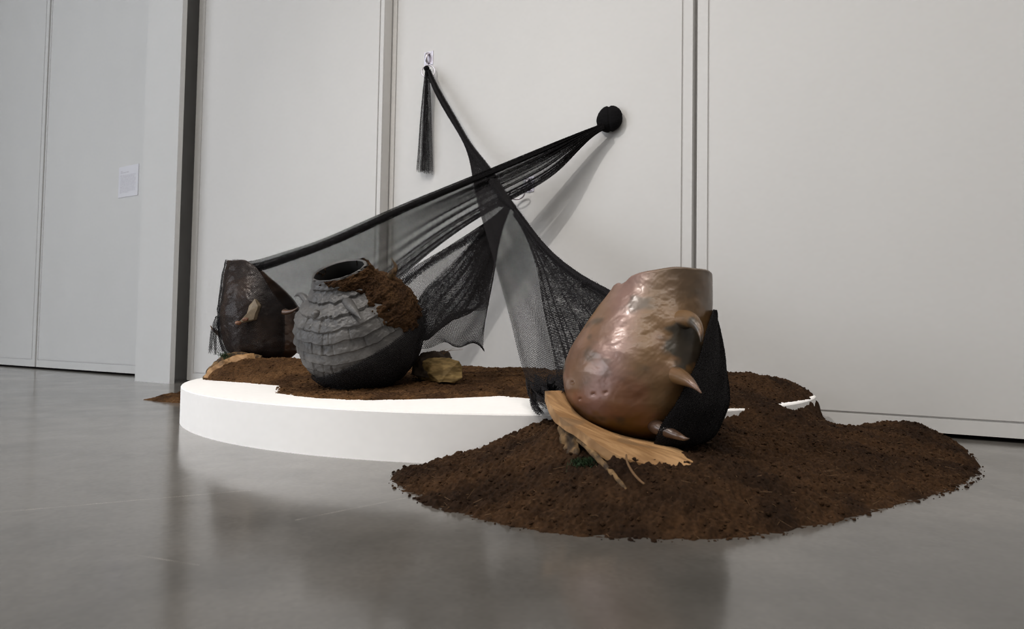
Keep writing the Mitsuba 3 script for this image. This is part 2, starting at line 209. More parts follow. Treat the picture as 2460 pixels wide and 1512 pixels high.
def concrete_bump(p, n, uv):
    return mikit.fbm(p.x * 9, p.y * 9, 0.3, octaves=3)
scene['concrete'] = {'type': 'bumpmap', 'scale': 0.0006, 'arbitrary': mikit.proc(concrete_bump, 2e-3),
                     'bsdf': {'type': 'principled', 'base_color': mikit.proc(concrete), 'roughness': mikit.proc(concrete_rough), 'specular': 0.85, 'clearcoat': 0.5, 'clearcoat_gloss': 0.93}}

def soil_col(p, n, uv):
    a = mikit.fbm(p.x * 9, p.y * 9, p.z * 9, octaves=3)
    g = mikit.noise(p.x * 190, p.y * 190, p.z * 190)
    c = mikit.mix((0.017, 0.0083, 0.0040), (0.042, 0.0205, 0.0088), mikit.smoothstep(0.25, 0.75, a))
    return c * (0.55 + 0.9 * g)
scene['soil'] = principled(mikit.proc(soil_col), 0.95, specular=0.15)
def dry_col(p, n, uv):
    a = mikit.fbm(p.x * 11, p.y * 11, p.z * 11, octaves=3)
    g = mikit.noise(p.x * 190, p.y * 190, p.z * 190)
    return mikit.mix((0.038, 0.0180, 0.0075), (0.092, 0.046, 0.0185), mikit.smoothstep(0.25, 0.75, a)) * (0.5 + 1.0 * g)
def crumb_col(p, n, uv):
    return dry_col(p, n, uv) * 0.62
scene['soil_crumb'] = principled(mikit.proc(crumb_col), 0.95, specular=0.15)
scene['soil_dry'] = principled(mikit.proc(dry_col), 0.95, specular=0.15)
scene['fibre'] = principled((0.13, 0.070, 0.028), 0.8)
scene['net_thread'] = principled((0.011, 0.0095, 0.0105), 0.7, specular=0.25)
scene['net_pile'] = principled((0.006, 0.0055, 0.006), 0.9, specular=0.1)
scene['zinc'] = {'type': 'twosided', 'bsdf': {'type': 'roughconductor', 'material': 'Cr', 'alpha': 0.16, 'specular_reflectance': rgb(0.93, 0.93, 0.95)}}
scene['card'] = principled((0.66, 0.66, 0.70), 0.6)
scene['print'] = principled((0.47, 0.46, 0.50), 0.8)

def copper(p, n, uv):
    a = mikit.fbm(p.x * 9, p.y * 9, p.z * 9, octaves=3)
    b = mikit.fbm(p.x * 5 + 3, p.y * 5, p.z * 4, octaves=3)
    g = mikit.fbm(p.x * 42, p.y * 42, p.z * 42, octaves=2)
    c = mikit.mix((0.095, 0.050, 0.028), (0.225, 0.118, 0.074), mikit.smoothstep(0.3, 0.7, a))
    c = mikit.mix(c, (0.165, 0.088, 0.034), mikit.smoothstep(0.45, 0.68, b))
    rust = mikit.smoothstep(0.50, 0.68, mikit.fbm(p.x * 7 + 11, p.y * 7, p.z * 9 + 2, octaves=3))
    c = mikit.mix(c, (0.19, 0.075, 0.038), rust * 0.7)
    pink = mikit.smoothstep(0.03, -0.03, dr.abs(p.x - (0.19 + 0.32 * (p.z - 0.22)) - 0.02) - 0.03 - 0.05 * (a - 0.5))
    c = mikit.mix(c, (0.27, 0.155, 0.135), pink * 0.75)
    amber = mikit.smoothstep(0.215, 0.165, p.z + 0.06 * (g - 0.5) + 0.10 * (b - 0.5))
    c = mikit.mix(c, (0.18, 0.085, 0.010), amber * 0.85)
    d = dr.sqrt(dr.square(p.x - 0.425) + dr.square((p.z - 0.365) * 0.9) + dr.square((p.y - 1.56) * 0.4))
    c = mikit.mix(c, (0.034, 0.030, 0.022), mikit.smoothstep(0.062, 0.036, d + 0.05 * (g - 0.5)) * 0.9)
    smoke = mikit.smoothstep(0.60, 0.78, mikit.fbm(p.x * 13, p.y * 13 + 9, p.z * 17, octaves=3))
    c = mikit.mix(c, (0.05, 0.042, 0.028), smoke * 0.7)
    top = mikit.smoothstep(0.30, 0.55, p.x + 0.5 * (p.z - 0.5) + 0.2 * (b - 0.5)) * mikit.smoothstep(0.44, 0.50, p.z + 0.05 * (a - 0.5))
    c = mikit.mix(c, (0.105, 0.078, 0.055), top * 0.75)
    return c * (0.78 + 0.24 * g)
def bumpy(k, s1, s2):
    return lambda p, n, uv: mikit.fbm(p.x * s1, p.y * s1, p.z * s1, octaves=2) + k * mikit.noise(p.x * s2, p.y * s2, p.z * s2)
scene['copper_glaze'] = {'type': 'twosided', 'bsdf': {'type': 'bumpmap', 'scale': 0.0014, 'arbitrary': mikit.proc(bumpy(0.3, 40, 150), 1e-3),
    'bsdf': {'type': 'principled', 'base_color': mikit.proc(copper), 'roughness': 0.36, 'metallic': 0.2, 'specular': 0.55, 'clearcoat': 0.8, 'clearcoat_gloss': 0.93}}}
def dark_glaze(p, n, uv):
    a = mikit.fbm(p.x * 8, p.y * 8, p.z * 8, octaves=3)
    g = mikit.fbm(p.x * 50, p.y * 50, p.z * 50, octaves=2)
    return mikit.mix((0.036, 0.019, 0.013), (0.10, 0.055, 0.033), mikit.smoothstep(0.35, 0.7, a)) * (0.75 + 0.5 * g)
scene['dark_glaze'] = {'type': 'twosided', 'bsdf': {'type': 'bumpmap', 'scale': 0.003, 'arbitrary': mikit.proc(bumpy(0.3, 30, 110), 1e-3),
    'bsdf': {'type': 'principled', 'base_color': mikit.proc(dark_glaze), 'roughness': 0.32, 'metallic': 0.2, 'specular': 0.6, 'clearcoat': 0.5, 'clearcoat_gloss': 0.9}}}
def grey_clay(p, n, uv):
    a = mikit.fbm(p.x * 11, p.y * 11, p.z * 11, octaves=3)
    g = mikit.noise(p.x * 160, p.y * 160, p.z * 160)
    return mikit.mix((0.050, 0.0478, 0.047), (0.092, 0.087, 0.083), mikit.smoothstep(0.3, 0.7, a)) * (0.85 + 0.3 * g)
scene['grey_clay'] = {'type': 'twosided', 'bsdf': {'type': 'bumpmap', 'scale': 0.0026, 'arbitrary': mikit.proc(bumpy(0.35, 48, 180), 1e-3),
    'bsdf': {'type': 'principled', 'base_color': mikit.proc(grey_clay), 'roughness': 0.48, 'specular': 0.5}}}
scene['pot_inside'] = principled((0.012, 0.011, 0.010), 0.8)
scene['pale_flake'] = principled(mikit.proc(lambda p, n, uv: mikit.mix((0.10, 0.075, 0.05), (0.22, 0.17, 0.11), mikit.fbm(p.x * 60, p.y * 60, p.z * 60))), 0.5)
def wood(p, n, uv):
    g = mikit.fbm((p.x - 0.5 * p.y) * 12, (p.y * 0.9 + 0.45 * p.x) * 75 + 3.0 * mikit.noise(p.x * 9, p.y * 9, 1.0), p.z * 30, octaves=3)
    a = mikit.fbm(p.x * 8, p.y * 8, p.z * 8, octaves=2)
    c = mikit.mix((0.22, 0.115, 0.045), (0.50, 0.30, 0.145), mikit.smoothstep(0.25, 0.75, 0.6 * g + 0.4 * a))
    knot = mikit.smoothstep(0.72, 0.80, mikit.noise(p.x * 22, p.y * 22, p.z * 22))
    return mikit.mix(c, (0.14, 0.09, 0.05), knot * 0.5)
scene['wood'] = principled(mikit.proc(wood), 0.6, specular=0.3)
def bark(p, n, uv):
    g = mikit.fbm(p.x * 70, p.y * 70, p.z * 30, octaves=4)
    return mikit.mix((0.035, 0.02, 0.009), (0.21, 0.125, 0.052), mikit.smoothstep(0.3, 0.75, g))
scene['bark'] = principled(mikit.proc(bark), 0.85)
scene['dark_bark'] = principled((0.03, 0.018, 0.010), 0.9)
def old_wood(p, n, uv):
    g = mikit.fbm(p.x * 26, p.y * 26, p.z * 70, octaves=3)
    return mikit.mix((0.12, 0.075, 0.022), (0.30, 0.20, 0.075), mikit.smoothstep(0.3, 0.75, g))
scene['old_wood'] = principled(mikit.proc(old_wood), 0.8)
scene['moss_green'] = principled(mikit.proc(lambda p, n, uv: mikit.mix((0.005, 0.014, 0.004), (0.018, 0.045, 0.010), mikit.noise(p.x * 150, p.y * 150, p.z * 150))), 0.9)
scene['lamp_body'] = principled((0.03, 0.03, 0.03), 0.5)

# ------------------------------------------------------------------ room
fl = trimesh.Trimesh([(-9, -10, 0), (11, -10, 0), (11, 11, 0), (-9, 11, 0)], [(0, 1, 2), (0, 2, 3)], process=False)
put('floor', fl, 'concrete'); tag('floor', 'polished grey concrete floor with faint scratches and reflections', kind='structure')
ce = trimesh.Trimesh([(-9, -10, 6), (11, -10, 6), (11, 11, 6), (-9, 11, 6)], [(0, 2, 1), (0, 3, 2)], process=False)
put('ceiling', ce, 'paint_room'); tag('ceiling', 'white gallery ceiling', kind='structure')
put('wall_rear', box(-9, 11, -10.1, -10, 0, 6), 'paint_room'); tag('wall_rear', 'white gallery wall behind the camera', kind='structure')
put('wall_right', box(11, 11.1, -10, 11, 0, 6), 'paint_room'); tag('wall_right', 'white gallery wall far right', kind='structure')
put('wall_left', box(-9.1, -9, -10, 11, 0, 6), 'paint_room'); tag('wall_left', 'white gallery wall far left with long window', kind='structure')

# partition wall: the back of the hollow space behind it, then panels with a fine groove inset from their edges
put('wall_back', cat([wbox(-7.5, 8.5, -1.64, -1.60, 0, 6), wbox(8.5, 8.55, -1.64, 0.0, 0, 6), wbox(-7.55, -7.5, -1.64, -0.10, 0, 6)]), 'paint_room'); tag('wall_back', 'white panelled partition wall behind the pots', kind='structure')
TOP = 6.0
def panel(s0, s1, d, gl, gr, gb, mat, zb=0.018):
    """gl, gr: where the fine vertical grooves run (None: no groove); gb: the height of the horizontal one."""
    w = 0.0045
    a = s0 if gl is None else gl + w; b = s1 if gr is None else gr - w
    key = put('wall_back__panel', wbox(a, b, d - 0.0085, d, gb + w, TOP), mat)
    fr = [wbox(a, b, d - 0.0085, d, zb, gb - w)]
    if gl is not None: fr.append(wbox(s0, gl - w, d - 0.0085, d, zb, TOP)); fr.append(wbox(gl - w, gl + w, d - 0.0085, d, zb, gb - w))
    if gr is not None: fr.append(wbox(gr + w, s1, d - 0.0085, d, zb, TOP)); fr.append(wbox(gr - w, gr + w, d - 0.0085, d, zb, gb - w))
    fr.append(wbox(s0, s1, d - 0.075, d - 0.009, zb, TOP))
    put(key + '__frame', cat(fr), mat)
panel(-7.5, -2.655, -0.10, None, -2.715, 0.088, 'paint_cool')
panel(-2.625, -0.43, -0.10, -2.60, None, 0.088, 'paint_cool')
panel(-0.022, 1.818, 0.08, 0.052, 1.786, 0.076, 'paint_white')
panel(1.824, 3.709, 0.0, 1.857, 3.660, 0.079, 'paint_white')
panel(3.732, 8.5, 0.0, 3.786, None, 0.079, 'paint_white')
for q, (a, b, dd) in enumerate([(3.70, 3.74, -0.076), (-2.67, -2.61, -0.13)]):
    put('wall_back__joint', wbox(a, b, dd - 0.02, dd, 0.018, TOP), 'paint_white')
put('wall_back__joint', wbox(1.80, 1.835, -0.02, -0.004, 0.018, TOP), 'paint_white')
# column between the two runs of panels
poly = Polygon([(-0.43, 0.176), (-0.43, -0.23), (0.0, -0.23), (0.0, -0.192), (-0.39, -0.192), (-0.39, 0.176)])
col = trimesh.creation.extrude_polygon(poly, TOP, engine='earcut'); col.apply_transform(WM)
put('wall_back__column', col, 'paint_cool')

# the daylight window far left and the luminous ceiling panels (outside the frame)
wq = trimesh.Trimesh([(-8.97, -5, 0.9), (-8.97, 3.0, 0.9), (-8.97, 3.0, 4.6), (-8.97, -5, 4.6)], [(0, 1, 2), (0, 2, 3)], process=False)
scene['window_1'] = {**mikit.ply(wq, 'paint_room'), 'emitter': {'type': 'area', 'radiance': rgb(0.92 * FILL_SKY, 0.97 * FILL_SKY, 1.05 * FILL_SKY)}}
tag('window_1', 'long daylight window far left of the room', kind='structure')
for i, (x0, x1, y0, y1) in enumerate([(-4.5, 3.5, -3.5, -2.3), (-4.5, 3.5, -0.6, 0.6)]):
    q = trimesh.Trimesh([(x0, y0, 5.98), (x1, y0, 5.98), (x1, y1, 5.98), (x0, y1, 5.98)], [(0, 2, 1), (0, 3, 2)], process=False)
    k = f'ceiling_light_{i + 1:03d}' if i else 'ceiling_light'
    scene[k] = {**mikit.ply(q, 'paint_room'), 'emitter': {'type': 'area', 'radiance': rgb(1.06 * FILL_CEIL * 4, 1.0 * FILL_CEIL * 4, 0.93 * FILL_CEIL * 4)}}
    tag(k, ['luminous ceiling panel behind the camera', 'luminous ceiling panel above the camera'][i], 'ceiling light', kind='structure')

# the spotlight that throws the shadows
kd = KEY_AIM - KEY_POS; kd /= np.linalg.norm(kd)
KM = trimesh.geometry.align_vectors([0, 0, 1], kd); KM[:3, 3] = KEY_POS
disc = trimesh.creation.cylinder(0.05, 0.004, sections=32); disc.apply_transform(KM)
LR = KEY_POWER
tubew = trimesh.creation.annulus(0.076, 0.084, 0.42, sections=40); tubew.apply_translation((0, 0, -0.01)); tubew.apply_transform(KM)
capm = trimesh.creation.cylinder(0.08, 0.02, sections=40); capm.apply_translation((0, 0, -0.24)); capm.apply_transform(KM)
put('spotlight__housing', cat([tubew, capm]), 'lamp_body')
scene['spotlight__lens'] = {**mikit.ply(disc, 'lamp_body'), 'emitter': {'type': 'area', 'radiance': rgb(LR * 1.03, LR * 0.985, LR * 0.935)}}
stem = trimesh.creation.cylinder(0.012, segment=[KEY_POS - kd * 0.2, V(KEY_POS[0] - kd[0] * 0.2, KEY_POS[1] - kd[1] * 0.2, 6.0)])
put('spotlight__stem', stem, 'lamp_body')
tag('spotlight', 'black ceiling spotlight aimed at the installation', 'lamp')

# ------------------------------------------------------------------ plinth
PC, PR, PH = V(-0.053, 3.40), 1.505, 0.15
def plinth_outline(R, dmin):
    th = np.linspace(0, 2 * np.pi, 240, endpoint=False)
    pl = Polygon(np.stack([PC[0] + R * np.cos(th), PC[1] + R * np.sin(th)], 1))
    a, b, c, d = wpt(-4, dmin, 0)[:2], wpt(9, dmin, 0)[:2], wpt(9, 6, 0)[:2], wpt(-4, 6, 0)[:2]
    return pl.intersection(Polygon([a, b, c, d]))
PLO = plinth_outline(PR, 0.09)
lo = trimesh.creation.extrude_polygon(PLO, PH - 0.004, engine='earcut')
def ring_pts(pl): return np.array(pl.exterior.coords)[:-1]
r0 = ring_pts(PLO); r1 = np.array([np.array(p) + (PLO.centroid.coords[0] - np.array(p)) * 0.0028 for p in r0])
nn = len(r0); k = np.arange(nn)
bev = trimesh.Trimesh(np.vstack([np.c_[r0, np.full(nn, PH - 0.004)], np.c_[r1, np.full(nn, PH)]]), tri(np.stack([k, (k + 1) % nn, nn + (k + 1) % nn, nn + k], 1)), process=False)
tv, tf = trimesh.creation.triangulate_polygon(Polygon(r1), engine='earcut')
cap = trimesh.Trimesh(np.c_[tv, np.full(len(tv), PH)], tf, process=False)
if cap.face_normals[0][2] < 0: cap.invert()
put('plinth', cat([lo, bev, cap]), 'paint_plinth', smooth=20)
tag('plinth', 'low white half-round plinth standing on the concrete floor against the wall', 'plinth')

# ------------------------------------------------------------------ soil
def soil_noise(x, y, amp=1.0):
    p = np.stack([x, y, np.full_like(x, 0.37)], -1)
    n = 0.022 * (meshkit.fbm(p * 9, 3, 3) - 0.5) + 0.014 * (meshkit.fbm(p * 34, 2, 5) - 0.5) + 0.010 * (meshkit.noise(p * 105, 9) - 0.5) + 0.006 * (meshkit.noise(p * 230, 11) - 0.5)
    return amp * n

def height_mesh(poly, ctrl, step, base, edge=0.05, jag=0.02, seed=0, amp=1.0):
    """A heap of soil over the polygon: control heights, falling to its edge, with crumbs down to the grid's size."""
    c = np.array(ctrl, float)
    x0, y0, x1, y1 = poly.buffer(0.03).bounds
    xs, ys = np.arange(x0, x1, step), np.arange(y0, y1, step)
    X, Y = np.meshgrid(xs, ys)
    rb = Rbf(c[:, 0], c[:, 1], c[:, 2], function='linear', smooth=0.0005)
    cx, cy = np.meshgrid(np.linspace(x0, x1, 90), np.linspace(y0, y1, 80))
    H = RectBivariateSpline(np.linspace(y0, y1, 80), np.linspace(x0, x1, 90), rb(cx, cy), kx=3, ky=3)(ys, xs)
    ring = poly.exterior; shapely.prepare(poly)
    pts = shapely.points(X.ravel(), Y.ravel())
    D = shapely.distance(pts, ring) * np.where(shapely.contains(poly, pts), 1, -1)
    D = D.reshape(X.shape)
    q = np.stack([X, Y, np.full_like(X, seed + 0.5)], -1)
    D = D + jag * 2 * (meshkit.fbm(q * 16, 3, seed) - 0.5) + jag * (meshkit.noise(q * 75, seed + 4) - 0.5)
    t = np.clip(D / edge, 0, 1)
    H = (H - base) * (1 - (1 - t) ** 2) + soil_noise(X, Y, amp) * np.clip(0.25 + t, 0, 1)
    Z = base + np.where(D > 0, np.maximum(H, -0.004), -0.006)
    ok = (D > -step * 1.5)
    f = grid_faces(len(ys), len(xs)); f = f[ok.ravel()[f].all(1)]
    m = trimesh.Trimesh(np.stack([X, Y, Z], -1).reshape(-1, 3), tri(f), process=False)
    m.remove_unreferenced_vertices()
    sp = RectBivariateSpline(ys, xs, Z, kx=1, ky=1)
    top = lambda x, y: sp.ev(y, x)
    return m, top, D, (xs, ys)

ICO = trimesh.creation.icosphere(subdivisions=0)
def crumbs(n, poly, top, rmin, rmax, seed, lift=0.25):
    rng = np.random.default_rng(seed); out_v, out_f = [], []
    x0, y0, x1, y1 = poly.bounds
    base = np.array(ICO.vertices); m = 0
    while m < n:
        x, y = rng.uniform(x0, x1), rng.uniform(y0, y1)
        if not poly.contains(Point(x, y)): continue
        r = rmin + (rmax - rmin) * rng.random() ** 4
        v = base * (1 + 0.45 * (rng.random((len(base), 1)) - 0.5)) * r * V(1, rng.uniform(0.6, 1), rng.uniform(0.5, 0.9))
        a = rng.uniform(0, 6.28); R = np.array([[math.cos(a), -math.sin(a), 0], [math.sin(a), math.cos(a), 0], [0, 0, 1]])
        out_v.append(v @ R.T + V(x, y, float(top(x, y)) + r * lift)); out_f.append(np.array(ICO.faces) + m * len(base)); m += 1
    return trimesh.Trimesh(np.vstack(out_v), np.vstack(out_f), process=False)

def fibres(n, poly, top, seed, lmin=0.006, lmax=0.03):
    rng = np.random.default_rng(seed); V_, F_ = [], []; m = 0
    x0, y0, x1, y1 = poly.bounds
    base = np.array([[0, 1, 4], [0, 4, 3], [1, 2, 5], [1, 5, 4], [2, 0, 3], [2, 3, 5]])
    while m < n:
        x, y = rng.uniform(x0, x1), rng.uniform(y0, y1)
        if not poly.contains(Point(x, y)): continue
        L = lmin + (lmax - lmin) * rng.random() ** 3; a = rng.uniform(0, 6.28); e = rng.normal(0.1, 0.3)
        d = V(math.cos(a) * math.cos(e), math.sin(a) * math.cos(e), math.sin(e)); t = np.cross(d, V(0, 0, 1)); t /= np.linalg.norm(t); u = np.cross(t, d)
        r = rng.uniform(0.0003, 0.0006); c = V(x, y, float(top(x, y)) + 0.003)
        o = [u * r, (-0.5 * u + 0.87 * t) * r, (-0.5 * u - 0.87 * t) * r]
        V_.append(np.array([c - d * L / 2 + k for k in o] + [c + d * L / 2 + k for k in o])); F_.append(base + 6 * m); m += 1
    return trimesh.Trimesh(np.vstack(V_), np.vstack(F_), process=False)

edge = [tuple(p) for p in PTS['mound_edge']]
back = [tuple(wpt(4.72, 0.03, 0)[:2]), (1.36, 2.66), (1.31, 2.745), (1.22, 2.82), (1.05, 2.86), (0.8, 2.92), (0.5, 2.78), (0.30, 2.45), (0.22, 2.15), (0.13, 1.93), (0.02, 1.905), (-0.12, 1.905), (-0.24, 1.88), (-0.31, 1.78)]
MP = Polygon(edge + back).buffer(0)
ctrl = [(x, y, 0.0) for x, y in PTS['mound_edge']]
ctrl += [tuple(p) for p in PTS['mound_sil'][1:]] + [tuple(p) for i, p in enumerate(PTS['mound_back']) if i not in (5, 6, 7, 8, 9, 10)]
ctrl += [(1.24, 2.68, 0.166), (1.29, 2.74, 0.158), (1.26, 2.585, 0.05), (1.30, 2.65, 0.038), (1.34, 2.69, 0.028)]
ctrl += [(0.30, 1.62, 0.098), (0.46, 1.56, 0.095), (0.36, 1.74, 0.10), (0.52, 1.72, 0.105), (0.243, 1.42, 0.112), (0.232, 1.395, 0.100), (0.305, 1.41, 0.100), (0.393, 1.44, 0.095), (0.45, 1.5, 0.10),
         (0.12, 1.44, 0.066), (0.05, 1.55, 0.075), (0.26, 1.30, 0.05), (0.42, 1.32, 0.055), (0.6, 1.45, 0.06), (0.6, 1.62, 0.085), (0.8, 1.7, 0.062), (0.8, 1.55, 0.038), (1.0, 1.75, 0.05), (1.0, 1.95, 0.075), (1.2, 1.95, 0.052),
         (1.3, 2.1, 0.07), (1.55, 2.42, 0.06), (1.5, 2.2, 0.045), (1.62, 2.6, 0.03), (0.62, 1.92, 0.12), (0.62, 2.12, 0.168), (0.74, 2.2, 0.162), (0.85, 2.4, 0.20), (0.6, 2.3, 0.185), (0.45, 2.0, 0.155), (0.35, 2.1, 0.166),
         (0.84, 2.15, 0.158), (0.86, 2.22, 0.172), (0.93, 2.23, 0.160), (0.95, 2.18, 0.145), (0.70, 2.04, 0.088), (0.76, 2.09, 0.095), (0.66, 2.0, 0.10), (0.81, 2.10, 0.125), (0.70, 2.14, 0.158), (1.0, 2.26, 0.112), (1.05, 2.32, 0.10), (1.10, 2.37, 0.092), (1.16, 2.43, 0.08), (1.22, 2.50, 0.066), (1.2, 2.36, 0.075), (1.28, 2.56, 0.045), (1.33, 2.62, 0.03), (1.30, 2.48, 0.05), (1.275, 2.62, 0.045), (1.05, 2.45, 0.168), (1.13, 2.52, 0.165), (1.2, 2.6, 0.162), (0.5, 2.7, 0.17), (0.3, 2.45, 0.16), (0.13, 1.9, 0.14), (-0.1, 1.89, 0.05), (-0.28, 1.85, 0.0)]
mm, mtop, _, _ = height_mesh(MP, ctrl, 0.0042, 0.0, edge=0.03, jag=0.016, seed=2, amp=1.35)
put('soil_mound', mm, 'soil', smooth=True); tag('soil_mound', 'large mound of dark brown soil spilling off the plinth onto the floor', 'soil', kind='stuff')
MPi = MP.buffer(0.012)
put('soil_mound__crumbs', crumbs(7000, MPi, lambda x, y: np.maximum(mtop(x, y), 0.0), 0.0016, 0.0068, 5), 'soil'); tag('soil_mound__crumbs', kind='stuff')
put('soil_mound__fibres', fibres(900, MP, mtop, 6), 'fibre'); tag('soil_mound__fibres', 'pale straw fibres', kind='stuff')

sf = [tuple(p) for p in PTS['soil_front']]
BP = Polygon(sf + [(0.22, 2.2), (0.5, 2.2), (0.75, 2.5), (0.8, 2.8)] + [tuple(wpt(s, 0.105, 0)[:2]) for s in (3.9, 3.3, 2.7, 2.1, 1.6)] + [(-1.20, 4.0), (-1.36, 3.7), (-1.46, 3.4)]).buffer(0).intersection(PLO.buffer(-0.012))
bc = [(x, y, 0.156) for x, y in sf]
bc += [(-1.33, 3.4, 0.250), (-1.25, 3.25, 0.254), (-1.42, 3.16, 0.215), (-1.276, 3.12, 0.252), (-1.352, 3.05, 0.212), (-1.41, 3.03, 0.186), (-1.125, 3.15, 0.256), (-1.2, 3.0, 0.19), (-1.32, 2.99, 0.170), (-1.0, 3.1, 0.235), (-1.0, 2.95, 0.19), (-1.0, 3.4, 0.22), (-0.75, 2.62, 0.166), (-0.62, 2.55, 0.164), (-0.62, 2.75, 0.175), (-0.45, 2.5, 0.170), (-0.8, 2.9, 0.185), (-0.3, 2.6, 0.186), (-0.3, 2.9, 0.20),
       (-0.1, 2.6, 0.178), (0.1, 2.6, 0.175), (0.25, 2.4, 0.165), (0.0, 3.0, 0.195), (-0.5, 3.3, 0.205), (0.0, 3.3, 0.212), (-0.3, 3.5, 0.208), (0.3, 3.2, 0.218), (0.3, 2.9, 0.195), (-0.8, 3.8, 0.2), (-1.2, 3.9, 0.19), (0.6, 2.9, 0.19), (0.6, 2.5, 0.17), (-1.44, 3.4, 0.19)]
bm, btop, _, _ = height_mesh(BP, bc, 0.0062, PH, edge=0.03, jag=0.014, seed=8)
put('soil_bed', bm, 'soil_dry', smooth=True); tag('soil_bed', 'layer of brown soil spread over the top of the white plinth', 'soil', kind='stuff')
put('soil_bed__crumbs', crumbs(4200, BP.buffer(0.008), lambda x, y: np.maximum(btop(x, y), PH), 0.0018, 0.0075, 15), 'soil_dry'); tag('soil_bed__crumbs', kind='stuff')
put('soil_bed__fibres', fibres(700, BP, btop, 16), 'fibre'); tag('soil_bed__fibres', 'pale straw fibres', kind='stuff')

PP = Polygon([(-2.02, 3.55), (-2.03, 3.80), (-1.9, 4.0), (-1.6, 4.05), (-1.42, 3.9), (-1.50, 3.6), (-1.62, 3.38), (-1.80, 3.42)])
pm, ptop, _, _ = height_mesh(PP, [(-1.5, 3.7, 0.05), (-1.55, 3.5, 0.045), (-1.75, 3.65, 0.04), (-1.95, 3.65, 0.012), (-1.8, 3.9, 0.03), (-1.6, 3.4, 0.02)], 0.007, 0.0, edge=0.06, jag=0.02, seed=21)
put('soil_patch', pm, 'soil_dry', smooth=True); tag('soil_patch', 'small heap of brown soil on the floor behind the left end of the plinth', 'soil', kind='stuff')

# ------------------------------------------------------------------ the copper pot in front
def horn(key, pts, r0, mat):
    pts = np.array(pts); n = len(pts)
    rr = np.array([r0 * (1 - 0.95 * (i / (n - 1)) ** 1.15) for i in range(n)])
    return put(key, tube(pts, rr, 18, 10), mat, smooth=True)

fp = np.array(PTS['front_pot'])[::-1]                  # (z, left, right), from the bottom up
fzl, fzr = PchipInterpolator(fp[:, 0], fp[:, 1], extrapolate=True), PchipInterpolator(fp[:, 0], fp[:, 2], extrapolate=True)
FY = 1.74
_pr = PchipInterpolator(np.radians([-180, -150, -120, -90, -60, -30, 0, 45, 90, 135, 180]), [0.520, 0.534, 0.550, 0.559, 0.559, 0.553, 0.545, 0.532, 0.525, 0.520, 0.520])
def pot_rim(ph):
    a = np.mod(np.asarray(ph) + np.pi, 2 * np.pi) - np.pi
    notch = np.exp(-((np.mod(ph, 2 * np.pi) - 3.55) / 0.16) ** 4)
    return _pr(a) - 0.010 * notch + 0.002 * np.sin(5 * a + 1) * np.sin(2 * a)
PITS = [(0.158, 0.262), (0.205, 0.238), (0.232, 0.244), (0.176, 0.222), (0.545, 0.49)]
def pot_point(ph, z, inset=0.0):
    L, R = fzl(z), fzr(z); cx, rx = (L + R) / 2, (R - L) / 2
    zz = np.maximum(z, 0.0)
    n = np.stack([np.cos(ph), np.sin(ph), np.zeros_like(ph)], -1)
    q = np.stack([cx + rx * np.cos(ph), FY + rx * 0.96 * np.sin(ph), zz], -1)
    d = 0.007 * (meshkit.fbm(q * 13, 3, 2) - 0.5) + 0.0025 * (meshkit.fbm(q * 34, 2, 4) - 0.5)
    front = (np.sin(ph) < 0.2)
    for (px, pz) in PITS:
        d = d - 0.005 * np.exp(-(((q[..., 0] - px) ** 2 + (q[..., 2] - pz) ** 2) / 0.0035 ** 2)) * front
    for h in PTS['horns_front'][:2]:
        d = d + 0.012 * np.exp(-(((q[..., 0] - h[0][0]) ** 2 + (q[..., 2] - h[0][2]) ** 2) / 0.032 ** 2)) * front
    return q + n * (d - inset)[..., None]
def pot_mesh():
    nph, nz = 300, 170
    ph = np.linspace(0, 2 * np.pi, nph, endpoint=False)
    zb = 0.108
    rows = []
    for t in np.linspace(0, 1, nz):
        rows.append(pot_point(ph, zb + t * (pot_rim(ph) - zb)))
    for a in (0.3, 0.7):                                # rounded lip
        r = pot_point(ph, pot_rim(ph), 0.013 * a); r[:, 2] += 0.004 * math.sin(math.pi * a); rows.append(r)
    for t in np.linspace(1, 0, 40):
        rows.append(pot_point(ph, 0.15 + t * (pot_rim(ph) - 0.15), 0.013))
    v = np.vstack(rows); f = tri(grid_faces(len(rows), nph, True))
    n = len(v); v = np.vstack([v, [(0.36, FY, 0.106), (0.36, FY, 0.15)]])
    k = np.arange(nph); k1 = (k + 1) % nph; e = (len(rows) - 1) * nph
    f = np.vstack([f, np.stack([np.full(nph, n), k1, k], 1), np.stack([np.full(nph, n + 1), e + k, e + k1], 1)])
    return trimesh.Trimesh(v, f, process=False)
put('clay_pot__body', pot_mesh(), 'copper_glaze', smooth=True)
H = PTS['horns_front']
def rooted(h, c):
    h = [np.array(x) for x in h]; d = np.array(c) - h[0]; d /= np.linalg.norm(d)
    return [h[0] + d * 0.05] + h
horn('clay_pot__horn', rooted(H[0], (0.40, FY, 0.42)), 0.036, 'copper_glaze')
horn('clay_pot__horn', rooted(H[1], (0.37, FY, 0.31)), 0.027, 'copper_glaze')
horn('clay_pot__horn', rooted(H[2], (0.36, FY, 0.19)), 0.021, 'dark_glaze')
tag('clay_pot', 'large glossy copper-brown clay pot with horns on the slab in the soil mound', 'pot')

